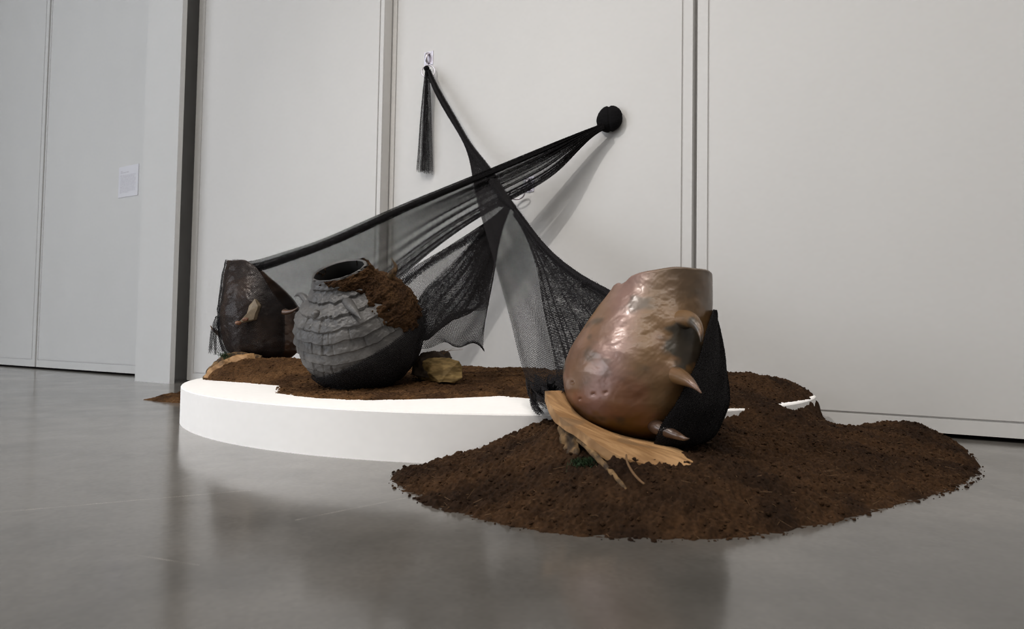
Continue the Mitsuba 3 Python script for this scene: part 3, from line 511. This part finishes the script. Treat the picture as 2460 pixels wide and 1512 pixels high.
# ------------------------------------------------------------------ the grey coiled pot
MC = np.array(PTS['mid_centre'])
MA = V(-0.20, -0.455, 0.868); MA /= np.linalg.norm(MA)
MX = np.cross(V(0, 1, 0), MA); MX /= np.linalg.norm(MX); MY = np.cross(MA, MX)
prof = np.array([(0.0, -0.246), (0.06, -0.242), (0.12, -0.228), (0.19, -0.178), (0.238, -0.10), (0.258, -0.005), (0.243, 0.085), (0.20, 0.15), (0.155, 0.190), (0.130, 0.218), (0.116, 0.245), (0.110, 0.276)]) * 0.955
pl = np.concatenate([[0], np.cumsum(np.linalg.norm(np.diff(prof, axis=0), axis=1))])
pr, phh = PchipInterpolator(pl, prof[:, 0]), PchipInterpolator(pl, prof[:, 1])
def mid_local(l, ph, off=0.0):
    rho, h = pr(l), phh(l)
    drho, dh = pr(l, 1), phh(l, 1); nl = np.sqrt(drho ** 2 + dh ** 2) + 1e-9
    nr, nh = dh / nl, -drho / nl
    o = off
    return MC + ((rho + nr * o) * np.cos(ph))[..., None] * MX + ((rho + nr * o) * np.sin(ph))[..., None] * MY + (h + nh * o)[..., None] * MA
def coil(l, ph):
    h = phh(l); q = np.stack([np.cos(ph) * 0.26, np.sin(ph) * 0.26, h], -1)
    w = 0.030 * (meshkit.fbm(np.stack([np.cos(ph) * 1.6, np.sin(ph) * 1.6, h * 2.2], -1), 2, 5) - 0.5) + 0.009 * (meshkit.noise(np.stack([np.cos(ph) * 7, np.sin(ph) * 7, h * 12], -1), 6) - 0.5) + 0.005 * (meshkit.noise(np.stack([np.cos(ph) * 16, np.sin(ph) * 16, h * 12], -1), 8) - 0.5)
    b = (h + w + 0.02 * ph / (2 * np.pi)) / 0.040
    t = b - np.floor(b); band = np.floor(b)
    saw = np.where(t < 0.10, t / 0.10, 1 - (t - 0.10) / 0.9)
    dep = 0.55 + 0.6 * meshkit.noise(np.stack([np.cos(ph) * 3 + band * 1.7, np.sin(ph) * 3, band * 0.9], -1), 7)
    seams = meshkit.noise(np.stack([np.cos(ph) * 9 + band * 5.3, np.sin(ph) * 9, band * 2.1], -1), 12)
    crack = np.exp(-((seams - 0.5) / 0.028) ** 2) * 0.006 * (meshkit.noise(np.stack([np.cos(ph) * 2 + band * 3, np.sin(ph) * 2, band], -1), 3) > 0.5) * (h < 0.15)
    q3 = mid_local(l, ph, 0 * l)
    lump = 0.009 * (meshkit.fbm(q3 * 20, 3, 9) - 0.5) + 0.005 * (meshkit.fbm(q3 * 62, 2, 10) - 0.5)
    return 0.0100 * saw * dep - crack + lump
def mid_mesh():
    nph, nl_ = 420, 380
    ph = np.linspace(0, 2 * np.pi, nph, endpoint=False); rows = []
    for l in np.linspace(0.02, pl[-1], nl_):
        L = np.full(nph, l); rows.append(mid_local(L, ph, coil(L, ph)))
    outer = len(rows); wob = 0.004 * (meshkit.fbm(np.stack([np.cos(ph) * 4, np.sin(ph) * 4, ph * 0], -1), 2, 3) - 0.5)
    inner = [rows[-1] * 1.0]
    for rr, hh in ((0.103, 0.267), (0.099, 0.260), (0.100, 0.23), (0.112, 0.19), (0.15, 0.13), (0.19, 0.05), (0.19, -0.05), (0.1, -0.17)):
        inner.append(MC + (rr + wob)[..., None] * (np.cos(ph)[:, None] * MX + np.sin(ph)[:, None] * MY) + hh * MA)
    k = np.arange(nph); k1 = (k + 1) % nph; res = []
    for rws, tip, flip in ((rows + inner[1:3], MC - 0.235 * MA, 0), (inner[2:], MC - 0.18 * MA, 1)):
        n = len(rws) * nph; e = (len(rws) - 1) * nph
        cap_ = np.stack([np.full(nph, n), e + k, e + k1], 1) if flip else np.stack([np.full(nph, n), k1, k], 1)
        res.append(trimesh.Trimesh(np.vstack(rws + [tip[None]]), np.vstack([tri(grid_faces(len(rws), nph, True)), cap_]), process=False))
    return res
mid_out, mid_in = mid_mesh()
put('clay_pot_001__interior', mid_in, 'pot_inside', smooth=True); tag('clay_pot_001__interior', 'dark hollow inside')
put('clay_pot_001__body', mid_out, 'grey_clay', smooth=True)
# soil caked on its shoulder
def crust():
    nph, nl_ = 420, 260
    ph, l = np.meshgrid(np.linspace(0, 2 * np.pi, nph, endpoint=False), np.linspace(pl[-1] * 0.42, pl[-1] - 0.001, nl_))
    p0 = mid_local(l, ph, 0 * l); d = (p0 - MC); d /= np.linalg.norm(d, axis=-1, keepdims=True)
    c1 = V(0.70, -0.34, 0.62); c1 /= np.linalg.norm(c1); c2 = V(0.06, -0.50, 0.86); c2 /= np.linalg.norm(c2); c3 = V(-0.22, -0.42, 0.88); c3 /= np.linalg.norm(c3)
    n1 = meshkit.fbm(p0 * 14, 3, 1) - 0.5; n2 = meshkit.fbm(p0 * 55, 2, 2) - 0.5; n3 = meshkit.noise(p0 * 170, 5) - 0.5
    m = np.maximum(np.maximum((d @ c1 - 0.775) * 1.0, (d @ c2 - 0.92) * 1.6), (d @ c3 - 0.966) * 1.6) + 0.26 * n1 + 0.16 * n2
    th = np.clip(m * 0.14, -0.012, 0.012) + np.where(m > 0, 0.005 + 0.010 * n2 + 0.008 * n3, 0)
    th = th + coil(l, ph) * 0.6
    v = mid_local(l, ph, np.where(m > -0.015, th, -0.01))
    f = grid_faces(nl_, nph, True); ok = (m > -0.03).ravel(); f = f[ok[f].all(1)]
    q = trimesh.Trimesh(v.reshape(-1, 3), tri(f), process=False); q.remove_unreferenced_vertices(); return q
put('clay_pot_001__soil_crust', crust(), 'soil_crumb', smooth=True); tag('clay_pot_001__soil_crust', 'brown soil caked on the shoulder')
HM = PTS['horns_mid']
for h, r in zip(HM[:3], (0.018, 0.021, 0.019)):
    horn('clay_pot_001__horn', h, r, 'grey_clay' if r < 0.019 else 'bark' if r == 0.019 else 'grey_clay')
kn = trimesh.creation.icosphere(subdivisions=3, radius=0.018); kn.apply_translation(np.array(HM[3][2]) + V(0, 0.045, 0))
put('clay_pot_001__knob', kn, 'grey_clay', smooth=True)
tag('clay_pot_001', 'round grey coil-built clay pot with soil on its shoulder, middle of the three', 'pot')

# ------------------------------------------------------------------ the dark pot on the left
lp = np.array(PTS['left_pot'])[::-1]
LCX, LCY = -1.335, 3.40
zl = PchipInterpolator(lp[:, 0], lp[:, 1]); 
zs = np.array([0.235, 0.257, 0.292, 0.347, 0.424, 0.512, 0.60, 0.69, 0.76]); xl = np.array([-1.42, -1.455, -1.497, -1.52, -1.531, -1.536, -1.532, -1.526, -1.519]); xr = np.array([-1.20, -1.165, -1.135, -1.127, -1.130, -1.135, -1.142, -1.155, -1.17])
LL, LR_ = PchipInterpolator(zs, xl, extrapolate=True), PchipInterpolator(zs, xr, extrapolate=True)
RIM_A = np.radians([-110, -90, -75, -60, -45, -30, -10, 10, 30, 60, 90, 120, 150, 200, 250])
RIM_Z = np.array([0.752, 0.730, 0.678, 0.600, 0.542, 0.503, 0.490, 0.498, 0.522, 0.590, 0.680, 0.742, 0.757, 0.757, 0.752])
_rim = PchipInterpolator(RIM_A, RIM_Z)
def left_rim(ph):
    a = np.mod(np.asarray(ph) + np.radians(110), 2 * np.pi) - np.radians(110)
    return _rim(a) + 0.004 * np.sin(7 * a) * np.sin(a)
def left_point(ph, z, inset=0.0):
    L, R = LL(z), LR_(z); cx, rx = (L + R) / 2, (R - L) / 2
    lean = 1 - 0.50 * np.clip((z - 0.46) / 0.30, 0, 1.1) ** 1.4 * (np.sin(ph) < 0)
    q = np.stack([cx + rx * np.cos(ph), LCY + rx * 0.94 * np.sin(ph) * lean, z], -1)
    n = np.stack([np.cos(ph), np.sin(ph), np.zeros_like(ph)], -1)
    d = 0.016 * (meshkit.fbm(q * 9, 3, 12) - 0.5) + 0.006 * (meshkit.fbm(q * 30, 2, 14) - 0.5)
    return q + n * (d - inset)[..., None]
def left_mesh():
    nph = 260; ph = np.linspace(0, 2 * np.pi, nph, endpoint=False); rows = []
    for t in np.linspace(0, 1, 130): rows.append(left_point(ph, 0.236 + t * (left_rim(ph) - 0.236)))
    for a in (0.35, 0.75):
        r = left_point(ph, left_rim(ph), 0.013 * a); r[:, 2] += 0.003; rows.append(r)
    for t in np.linspace(1, 0, 40): rows.append(left_point(ph, 0.27 + t * (left_rim(ph) - 0.27), 0.013))
    v = np.vstack(rows); f = tri(grid_faces(len(rows), nph, True)); n = len(v)
    v = np.vstack([v, [(LCX, LCY, 0.234), (LCX, LCY, 0.27)]]); k = np.arange(nph); k1 = (k + 1) % nph; e = (len(rows) - 1) * nph
    f = np.vstack([f, np.stack([np.full(nph, n), k1, k], 1), np.stack([np.full(nph, n + 1), e + k, e + k1], 1)])
    return trimesh.Trimesh(v, f, process=False)
put('clay_pot_002__body', left_mesh(), 'dark_glaze', smooth=True)
for h, r in zip(PTS['horns_left'], (0.018, 0.014)): horn('clay_pot_002__horn', h, r, 'copper_glaze' if r == 0.018 else 'dark_glaze')
def noisy_ball(m):
    v = np.array(m.vertices); m.vertices = v + np.array(m.vertex_normals) * (0.006 * (meshkit.fbm(v[:, None] * 70, 2, 4)[:, 0] - 0.5))[:, None]; return m
lf = np.array(PTS['leaf'])
def leaf_mesh(p):
    c = p.mean(0); n = len(p); back_ = p + V(0.004, 0.05, 0.0)
    v = np.vstack([p, back_, c + V(0, -0.012, 0), c + V(0, 0.05, 0)]); k = np.arange(n); k1 = (k + 1) % n
    f = np.vstack([np.stack([k, k1, np.full(n, 2 * n)], 1), np.stack([k1, k, n + k], 1), np.stack([k1, n + k, n + k1], 1), np.stack([n + k1, n + k, np.full(n, 2 * n + 1)], 1)])
    m = trimesh.Trimesh(v, f, process=False); m = m.subdivide().subdivide().subdivide()
    m.vertices = m.vertices + 0.006 * (meshkit.fbm(np.array(m.vertices)[:, None, :] * 40, 2, 3)[:, 0, None] - 0.5)
    return m
put('clay_pot_002__flake', leaf_mesh(lf), 'pale_flake', smooth=40); tag('clay_pot_002__flake', 'pale broken flake')
for q, c_ in enumerate((lf[3], lf[4] + V(0.004, -0.012, -0.012))):
    g_ = trimesh.creation.icosphere(subdivisions=3, radius=0.013); g_.apply_scale((1.2, 0.8, 0.8)); g_.apply_translation(c_); put('clay_pot_002__lump', noisy_ball(g_), 'copper_glaze', smooth=True)
tag('clay_pot_002', 'dark brown glazed clay pot with slanted opening under black net, leftmost', 'pot')

# ------------------------------------------------------------------ wood
def noisy(m, amp, freq, seed):
    v = np.array(m.vertices); n = np.array(m.vertex_normals)
    m.vertices = v + n * (amp * 2 * (meshkit.fbm(v[:, None, :] * freq, 3, seed)[:, 0] - 0.5))[:, None]; return m
su, sl = np.array(PTS['slab_top_upper']), np.array(PTS['slab_top_lower'])
far = np.stack([np.interp(np.linspace(0, 1, 7), [0, 0.2, 0.45, 0.7, 1], c) for c in ([0.12, 0.17, 0.27, 0.38, 0.46], [1.78, 1.82, 1.86, 1.84, 1.68], [0.225, 0.17, 0.112, 0.10, 0.092])], -1)
mid_ = su * 0.5 + far * 0.5; mid_[:, 2] = np.minimum(mid_[:, 2], np.maximum(su[:, 2] - 0.006, 0.095))
top_fn = surf(np.stack([sl, su, mid_, far]), 0, 0)
vv, uu = np.meshgrid(np.linspace(0, 1, 50), np.linspace(0, 1, 110), indexing='ij')
tp = top_fn(vv, uu); rough_ = 0.004 * (meshkit.fbm(tp * 28, 3, 4) - 0.5); tp[..., 2] += rough_
bt = tp - V(0, 0, 1) * (0.018 + 0.012 * meshkit.fbm(tp * 18, 2, 5))[..., None]
def shell(a, b):
    R, C = a.shape[:2]; n = R * C; f = grid_faces(R, C); idx = np.arange(n).reshape(R, C)
    loop = np.concatenate([idx[0, :], idx[1:, -1], idx[-1, -2::-1], idx[-2:0:-1, 0]]); l1 = np.roll(loop, -1)
    side = np.stack([loop, n + loop, n + l1, l1], 1)
    return trimesh.Trimesh(np.vstack([a.reshape(-1, 3), b.reshape(-1, 3)]), tri(np.vstack([f, f[:, ::-1] + n, side])), process=False)
put('wood_slab__plank', shell(tp, bt), 'wood', smooth=35)
bk = np.array(PTS['bark'])
def outline_solid(p, depth, sub=4):
    c = p.mean(0); n = len(p); b = p + np.array(depth)
    v = np.vstack([p, b, c - np.array(depth) * 0.12, b.mean(0)]); k = np.arange(n); k1 = (k + 1) % n
    f = np.vstack([np.stack([k, k1, np.full(n, 2 * n)], 1), np.stack([k1, k, n + k], 1), np.stack([k1, n + k, n + k1], 1), np.stack([n + k1, n + k, np.full(n, 2 * n + 1)], 1)])
    m = trimesh.Trimesh(v, f)
    for _ in range(sub): m = m.subdivide()
    trimesh.smoothing.filter_taubin(m, iterations=4)
    m.fix_normals(); return m
put('wood_slab__bark', noisy(outline_solid(bk, (0.01, 0.07, 0.0)), 0.012, 45, 6), 'bark', smooth=50); tag('wood_slab__bark', 'ragged mossy bark under the raised end')
tag('wood_slab', 'curved pale wood slab under the copper pot, half sunk in the soil mound', 'wood')
st = np.array(PTS['stick']); stm = tube([st[0] + V(0.0, 0.05, -0.02), st[0] + V(0.008, 0, -0.014), st[1] + V(0, 0, -0.005), st[2], st[2] + V(0.015, -0.03, -0.03)], [0.005, 0.006, 0.007, 0.005, 0.004], 8, 8); noisy(stm, 0.003, 60, 3)
put('stick', stm, 'bark', smooth=40); tag('stick', 'brown split stick propping the slab beside the moss', 'stick')
tw = np.array(PTS['twig']); put('twig', tube(tw, [0.0022, 0.0025, 0.0028, 0.0022], 6, 8), 'fibre', smooth=True); tag('twig', 'thin curved brown twig lying on the soil in front of the slab', 'twig')
def moss_mesh(c, n, spread, seed):
    rng = np.random.default_rng(seed); V_, F_ = [], []
    for i in range(n):
        b = np.array(c) + rng.normal(0, 1, 3) * V(*spread); d = V(rng.normal(0, 0.6), rng.normal(-0.3, 0.6), 1.0); d /= np.linalg.norm(d); t = np.cross(d, rng.normal(0, 1, 3)); t /= np.linalg.norm(t)
        L = rng.uniform(0.006, 0.016); w = rng.uniform(0.0008, 0.0016)
        V_.append([b - t * w, b + t * w, b + d * L * 0.6 + t * w * 0.8 + V(0, 0, 0), b + d * L]); F_.append(np.array([[0, 1, 2], [0, 2, 3]]) + 4 * i)
    return trimesh.Trimesh(np.vstack(V_), np.vstack(F_), process=False)
put('moss', moss_mesh(np.array(PTS['moss'][0]) + V(0, 0, 0.002), 1000, (0.017, 0.014, 0.004), 4), 'moss_green'); tag('moss', 'small dark green moss tuft under the slab', 'moss', kind='stuff')

put('moss_001', moss_mesh(np.array(PTS['moss'][1]), 260, (0.012, 0.01, 0.008), 5), 'moss_green'); tag('moss_001', 'tiny green moss tuft on the split log below the leftmost pot', 'moss', kind='stuff')
put('wood_log__body', noisy(outline_solid(np.array(PTS['log_right']), (-0.10, 0.16, 0.0)), 0.006, 30, 8), 'old_wood', smooth=40)
lr = np.array(PTS['log_right_bark'])
put('wood_log__bark', noisy(outline_solid(lr, (0.03, 0.14, 0.0)), 0.014, 40, 18), 'dark_bark', smooth=50); tag('wood_log__bark', 'dark crumbling bark')
gb = np.array(PTS['grass'])
put('wood_log__grass', cat([tube([gb[0], gb[0] + V(0.012 * k - 0.01, -0.004, 0.012 + 0.003 * (k % 2)), gb[0] + V(0.030 * k - 0.012, -0.006, 0.020 + 0.004 * (k % 3))], [0.0009, 0.0008, 0.0004], 5, 4) for k in range(4)]), 'fibre'); tag('wood_log__grass', 'a few dry grass blades')
tag('wood_log', 'short ochre log end lying in the soil right of the grey pot', 'log')
ll = np.array(PTS['log_left'])
put('wood_log_001__face', noisy(outline_solid(ll, (0.02, 0.05, 0.01)), 0.007, 40, 9), 'wood', smooth=40)
bl = tube([ll[0] + V(0, 0.04, -0.01), ll[1] + V(0, 0.05, -0.006), ll[2] + V(0, 0.05, -0.004), ll[3] + V(0, 0.05, -0.006), ll[4] + V(0.05, 0.06, -0.02)], [0.014, 0.024, 0.027, 0.026, 0.016], 14, 10)
put('wood_log_001__bark', noisy(bl, 0.012, 45, 10), 'bark', smooth=40); tag('wood_log_001__bark', 'rough brown bark')
tag('wood_log_001', 'split pale log with bark wedged under the leftmost pot', 'log')

# ------------------------------------------------------------------ wall hooks
def hook(name, px, z, label, up=0.0, plates=True):
    """A zinc plate screwed to the wall with a cast lug and a round ring."""
    s = px
    pl_ = cat([wbox(s - 0.033, s + 0.033, 0.0, 0.004, z - 0.042, z + 0.042)])
    put(name + '__plate', pl_, 'zinc')
    for k_, (a, b) in enumerate(((-0.018, 0.034), (0.018, 0.034), (-0.018, -0.034), (0.018, -0.034))):
        c = trimesh.creation.icosphere(subdivisions=2, radius=0.0055); c.apply_scale((1, 0.5, 1)); c.apply_translation(wpt(s + a, 0.003, z + b)); put(name + '__plate__screw', c, 'zinc', smooth=True)
    lug = tube([wpt(s, 0.0, z + 0.03), wpt(s, 0.022, z + 0.015), wpt(s, 0.026, z - 0.012), wpt(s, 0.006, z - 0.03)], [0.008, 0.009, 0.009, 0.008], 12, 6)
    put(name + '__lug', lug, 'zinc', smooth=True)
    tag(name, label, 'hook')
def ring(name, c, n, R, r):
    t = trimesh.creation.torus(R, r, major_sections=48, minor_sections=12); m = trimesh.geometry.align_vectors([0, 0, 1], n); m[:3, 3] = c; t.apply_transform(m)
    put(name + '__ring', t, 'zinc', smooth=True)
hook('wall_hook', 2.110, 2.075, 'zinc wall plate with ring at the upper end of the twisted net')
ring('wall_hook', wpt(2.137, 0.040, 1.975), WS * 0.45 + WN * 0.9 + V(0, 0, 0.1), 0.040, 0.004)
hook('wall_hook_001', 2.815, 1.225, 'zinc wall plate with ring where the nets cross')
ring('wall_hook_001', wpt(2.770, 0.055, 1.165), V(0.1, -0.5, -0.85), 0.042, 0.0045)

# ------------------------------------------------------------------ label on the wall
put('wall_label__card', wbox(-1.330, -1.040, -0.0995, -0.094, 1.553, 1.825), 'card')
rng = np.random.default_rng(5); tl = []
def line(z, s0, s1, h):
    s = s0
    while s < s1:
        w = min(rng.uniform(0.006, 0.022), s1 - s)
        tl.append(wbox(s, s + w, -0.0942, -0.0936, z, z + h)); s += w + 0.004
line(1.778, -1.300, -1.27, 0.006); line(1.766, -1.300, -1.18, 0.007)
for i in range(15): line(1.742 - 0.0108 * i, -1.305, -1.075 - (0.02 if i % 4 == 2 else 0.0) - (0.08 if i == 14 else 0), 0.0042)
put('wall_label__print', cat(tl), 'print'); tag('wall_label__print', 'lines of small grey text', kind='stuff')
tag('wall_label', 'white text card mounted on the wall left of the column', 'wall label')

# ------------------------------------------------------------------ nets
TH = 0.0011
s_fn = surf(PTS['strip'], 0, 0)
def strip_fold(v, u):
    env = np.sin(np.pi * u) ** 0.5 * (0.009 + 0.008 * (1 - v)) * np.clip(0.15 + v * 5, 0, 1)
    return env * (np.sin(2 * np.pi * u * 7 + 2.0 * v) * (0.35 + 0.65 * np.clip(1 - v * 1.3, 0, 1)) + 0.5 * np.sin(2 * np.pi * u * 13 + 1.0 - 3 * v) * np.clip(1 - v * 1.5, 0, 1))
put('fishnet__strip', net(s_fn, 104, 500, TH * 0.92, strip_fold, seed=3), 'net_thread')
# the doubled upper hem and the gathers of the lower border
hem_fn = lambda v, u: s_fn(v, 0.030 + u * (0.085 - 0.02 * v)) + V(0.0, 0.012, 0.0) * (0.3 + u)[..., None]
put('fishnet__strip__hem', net(hem_fn, 15, 460, TH, None, seed=4), 'net_thread')
hem2 = lambda v, u: s_fn(v * 0.93, 0.055 + u * (0.11 - 0.06 * v)) + V(0.0, 0.02, 0.0)
put('fishnet__strip__hem', net(hem2, 14, 400, TH, lambda v, u: 0.008 * np.sin(6.28 * u * 2), seed=14), 'net_thread')
low_fn = lambda v, u: s_fn(v * 0.66, 0.80 + u * 0.195) + V(0, 0.012, 0)
put('fishnet__strip__hem', net(low_fn, 20, 300, TH, lambda v, u: 0.012 * np.sin(2 * np.pi * u * 2.5 + 4 * v), seed=5), 'net_thread')
# layer over the front of the dark pot
def cover(v, u):
    ph = np.pi * (-1.12 + 0.92 * u)
    zr = left_rim(np.mod(ph, 2 * np.pi)); z = zr + 0.004 - v * (zr - 0.262)
    p = left_point(ph, np.clip(z, 0.24, None), -0.009)
    pull = np.clip(1 - u / 0.22, 0, 1) * np.clip(v, 0, 1) ** 1.4
    return p + pull[..., None] * V(-0.055, -0.02, -0.005)
put('fishnet__cover', net(cover, 80, 90, 0.00082, lambda v, u: 0.003 * np.sin(2 * np.pi * u * 6 + 3 * v), seed=6), 'net_thread')
tf_ = surf([[(-1.531, 3.36, 0.46), (-1.525, 3.33, 0.46), (-1.515, 3.31, 0.46)], [(-1.560, 3.34, 0.39), (-1.535, 3.31, 0.385), (-1.510, 3.29, 0.385)], [(-1.572, 3.34, 0.33), (-1.535, 3.31, 0.325), (-1.49, 3.28, 0.32)], [(-1.578, 3.34, 0.268), (-1.535, 3.31, 0.262), (-1.47, 3.28, 0.262)]], 0, 0)
put('fishnet__cover', net(tf_, 22, 32, TH, lambda v, u: 0.012 * np.sin(2 * np.pi * u * 2.5), fray=0.15, seed=7), 'net_thread')
# the bunched end on the wall: a two-lobed ball of wadded net
def wad(c, rad, seed, lobes):
    m = trimesh.creation.icosphere(subdivisions=5, radius=1.0); v = np.array(m.vertices)
    r = 1 + 0.10 * (meshkit.fbm(v[:, None] * 2.3, 3, seed)[:, 0] - 0.5) + 0.05 * (meshkit.fbm(v[:, None] * 8, 2, seed + 1)[:, 0] - 0.5)
    for ax, dp, w in lobes: r = r - dp * np.exp(-((v @ np.array(ax)) / w) ** 2)
    m.vertices = c + (v * r[:, None]) * rad[0] * 1.0
    q = np.array(m.vertices) - c; dn = q @ WN; m.vertices = c + q + WN[None] * (dn * (rad[1] - 1))[:, None]
    return m
bc_ = wpt(3.293, 0.028, 1.510)
put('fishnet__knot', wad(bc_, (0.069, 0.62), 3, [((0.94, -0.33, 0.06), 0.10, 0.10)]), 'net_pile', smooth=True); tag('fishnet__knot', 'black wadded ball fixed to the wall')
tag('fishnet', 'long black net stretched from the ball on the wall to the leftmost pot', 'net')

# net from the top hook down to the copper pot
t_fn = surf(PTS['tail'], 0, 0)
put('fishnet_001__tail', net(t_fn, 24, 100, TH, lambda v, u: 0.010 * np.sin(2 * np.pi * u * 2 + 1) * (0.3 + v), fray=0.04, seed=8), 'net_thread'); tag('fishnet_001__tail', 'loose hanging tail')
put('fishnet_001__tail', net(lambda v, u: t_fn(v, 0.45 + 0.45 * u) + WN * 0.008, 14, 96, TH * 1.1, lambda v, u: 0.006 * np.sin(9 * u), fray=0.04, seed=18), 'net_thread')
c_fn = surf(PTS['curtain'], 0, 0)
put('fishnet_001__curtain', net(c_fn, 60, 330, TH * 0.9, lambda v, u: np.clip(v * 2 - 0.7, 0, 1) * 0.008 * np.sin(2 * np.pi * u * 3.5 + 2 * v), seed=9), 'net_thread')
cf_fn = surf(PTS['curtain_fold'], 0, 0)
put('fishnet_001__curtain', net(cf_fn, 30, 130, TH * 1.15, lambda v, u: (0.010 + 0.014 * v) * np.sin(2 * np.pi * u * 4.5 + 3 * v), tear=0.28, seed=10), 'net_thread')
put('fishnet_001__curtain', net(lambda v, u: cf_fn(0.1 + 0.9 * v, 0.10 + 0.9 * u) + V(0, 0.05, 0), 26, 120, TH * 1.15, lambda v, u: (0.008 + 0.012 * v) * np.sin(2 * np.pi * u * 5.5 + 1 - 2 * v), tear=0.28, seed=20), 'net_thread')
for key, off in (('curtain_hem', 0), ('curtain_band', 0)):
    h_fn = surf(PTS[key], 0, 0)
    for q in range(3 if key == 'curtain_band' else 2):
        put('fishnet_001__curtain__edge', net(lambda v, u: h_fn(v, u) + V(0, -0.004 - 0.004 * q, 0), 14, 150, TH * 1.35, lambda v, u: 0.004 * np.sin(8 * u + q), seed=11 + q), 'net_thread')
# what wraps the shaded back of the copper pot
sk = np.array(PTS['sack'])[::-1]; skr = PchipInterpolator(sk[:, 0], sk[:, 2], extrapolate=True); skl = PchipInterpolator(sk[:, 0], sk[:, 1], extrapolate=True)
def sack(off):
    def fn(v, u):
        z = 0.455 + v * (0.105 - 0.455)
        R, L = skr(z) + off, skl(z)
        ph0 = -np.arccos(np.clip((L - 0.355) / np.maximum(R - 0.355, 0.05), -0.9, 0.98))
        ph = ph0 + u * (1.45 - ph0)
        rx = R - 0.355
        return np.stack([0.355 + rx * np.cos(ph), 1.74 + (rx + 0.012) * 0.97 * np.sin(ph), z], -1)
    return fn
for q in range(2):
    put('fishnet_001__wrap', net(sack(0.004 * q), 140, 115, TH * 1.05, lambda v, u: 0.003 * np.sin(2 * np.pi * u * (5 + q) + q + 2 * v), seed=30 + q), 'net_thread')
b_fn = surf([[(0.055, 2.25, 0.235), (0.10, 2.10, 0.225), (0.16, 1.98, 0.24)], [(0.06, 2.05, 0.19), (0.10, 1.90, 0.20), (0.15, 1.80, 0.23)], [(0.07, 1.88, 0.160), (0.10, 1.76, 0.205), (0.14, 1.72, 0.225)], [(0.085, 1.80, 0.155), (0.093, 1.72, 0.19), (0.12, 1.70, 0.21)]], 0, 0)
put('fishnet_001__curtain', net(b_fn, 26, 50, TH * 1.2, lambda v, u: 0.012 * np.sin(12 * u), seed=33, fray=0.08), 'net_thread')
for q in range(2):
    put('fishnet_001__curtain', net(lambda v, u: b_fn(v * 0.9, 0.25 + 0.75 * u) + V(0.01, 0.02 + 0.02 * q, 0.012 + 0.01 * q), 24, 46, TH * 1.2, lambda v, u: 0.012 * np.sin(14 * u + q), seed=34 + q, fray=0.08), 'net_thread')
tag('fishnet_001', 'black net twisted from the upper hook, fanning down to the copper pot', 'net')

# net from the lower ring to the grey pot
d_fn = surf(PTS['drape'], 0, 0)
put('fishnet_002__drape', net(d_fn, 62, 180, TH, lambda v, u: v * 0.012 * np.sin(2 * np.pi * u * 4 + 1), seed=12), 'net_thread')
df_fn = surf(PTS['drape_fold'], 0, 0)
for q in range(2):
    put('fishnet_002__drape', net(lambda v, u: df_fn(v, u) + V(0, 0.03 * q, 0), 46, 125, TH * 1.15, lambda v, u: np.sin(np.pi * np.clip(v * 1.1, 0, 1)) * 0.020 * np.sin(2 * np.pi * u * (5 + 2 * q) + 2 * q), seed=13 + q), 'net_thread')
dh_fn = surf(PTS['drape_hem'], 0, 0)
put('fishnet_002__drape__edge', net(dh_fn, 9, 90, TH * 1.4, None, seed=15), 'net_thread')
CB = V(0.467, 0.307, -0.83); CB /= np.linalg.norm(CB); CX = np.cross(CB, V(0, 1, 0)); CX /= np.linalg.norm(CX); CY = np.cross(CB, CX)
plr = np.linspace(0, pl[-1], 400); PA = np.arctan2(pr(plr), phh(plr)); PRr = np.hypot(pr(plr), phh(plr)); od = np.argsort(PA); PAs, PRs = PA[od], PRr[od]
def capnet(off):
    def fn(v, u):
        th = np.radians(10 + 65 * (1 - v)); ph = 2 * np.pi * u
        d = np.cos(th)[..., None] * CB + np.sin(th)[..., None] * (np.cos(ph)[..., None] * CX + np.sin(ph)[..., None] * CY)
        ang = np.arccos(np.clip(d @ MA, -1, 1))
        return MC + d * (np.interp(ang, PAs, PRs) + off)[..., None]
    return fn
put('fishnet_002__wrap', net(capnet(0.011), 190, 46, TH, None, seed=16), 'net_thread')
put('fishnet_002__wrap', net(capnet(0.017), 170, 40, TH * 1.1, lambda v, u: 0.003 * np.sin(60 * u), seed=17), 'net_thread')
put('fishnet_001__knot', wad(wpt(2.140, 0.06, 1.985), (0.017, 1.0), 6, []), 'net_pile', smooth=True); tag('fishnet_001__knot', 'tight black knot through the upper ring')
put('fishnet_001__fray', moss_mesh((0.262, 2.27, 0.566), 140, (0.018, 0.04, 0.006), 9), 'net_thread'); tag('fishnet_001__fray', 'frayed loose threads on the edge', kind='stuff')
kn2 = wad(wpt(2.735, 0.16, 1.10), (0.024, 1.0), 8, []); kv = np.array(kn2.vertices)
put('fishnet_002__knot', kn2, 'net_pile', smooth=True); tag('fishnet_002__knot', 'tight black knot at the ring')
tag('fishnet_002', 'black net draped from the lower ring around the grey pot', 'net')
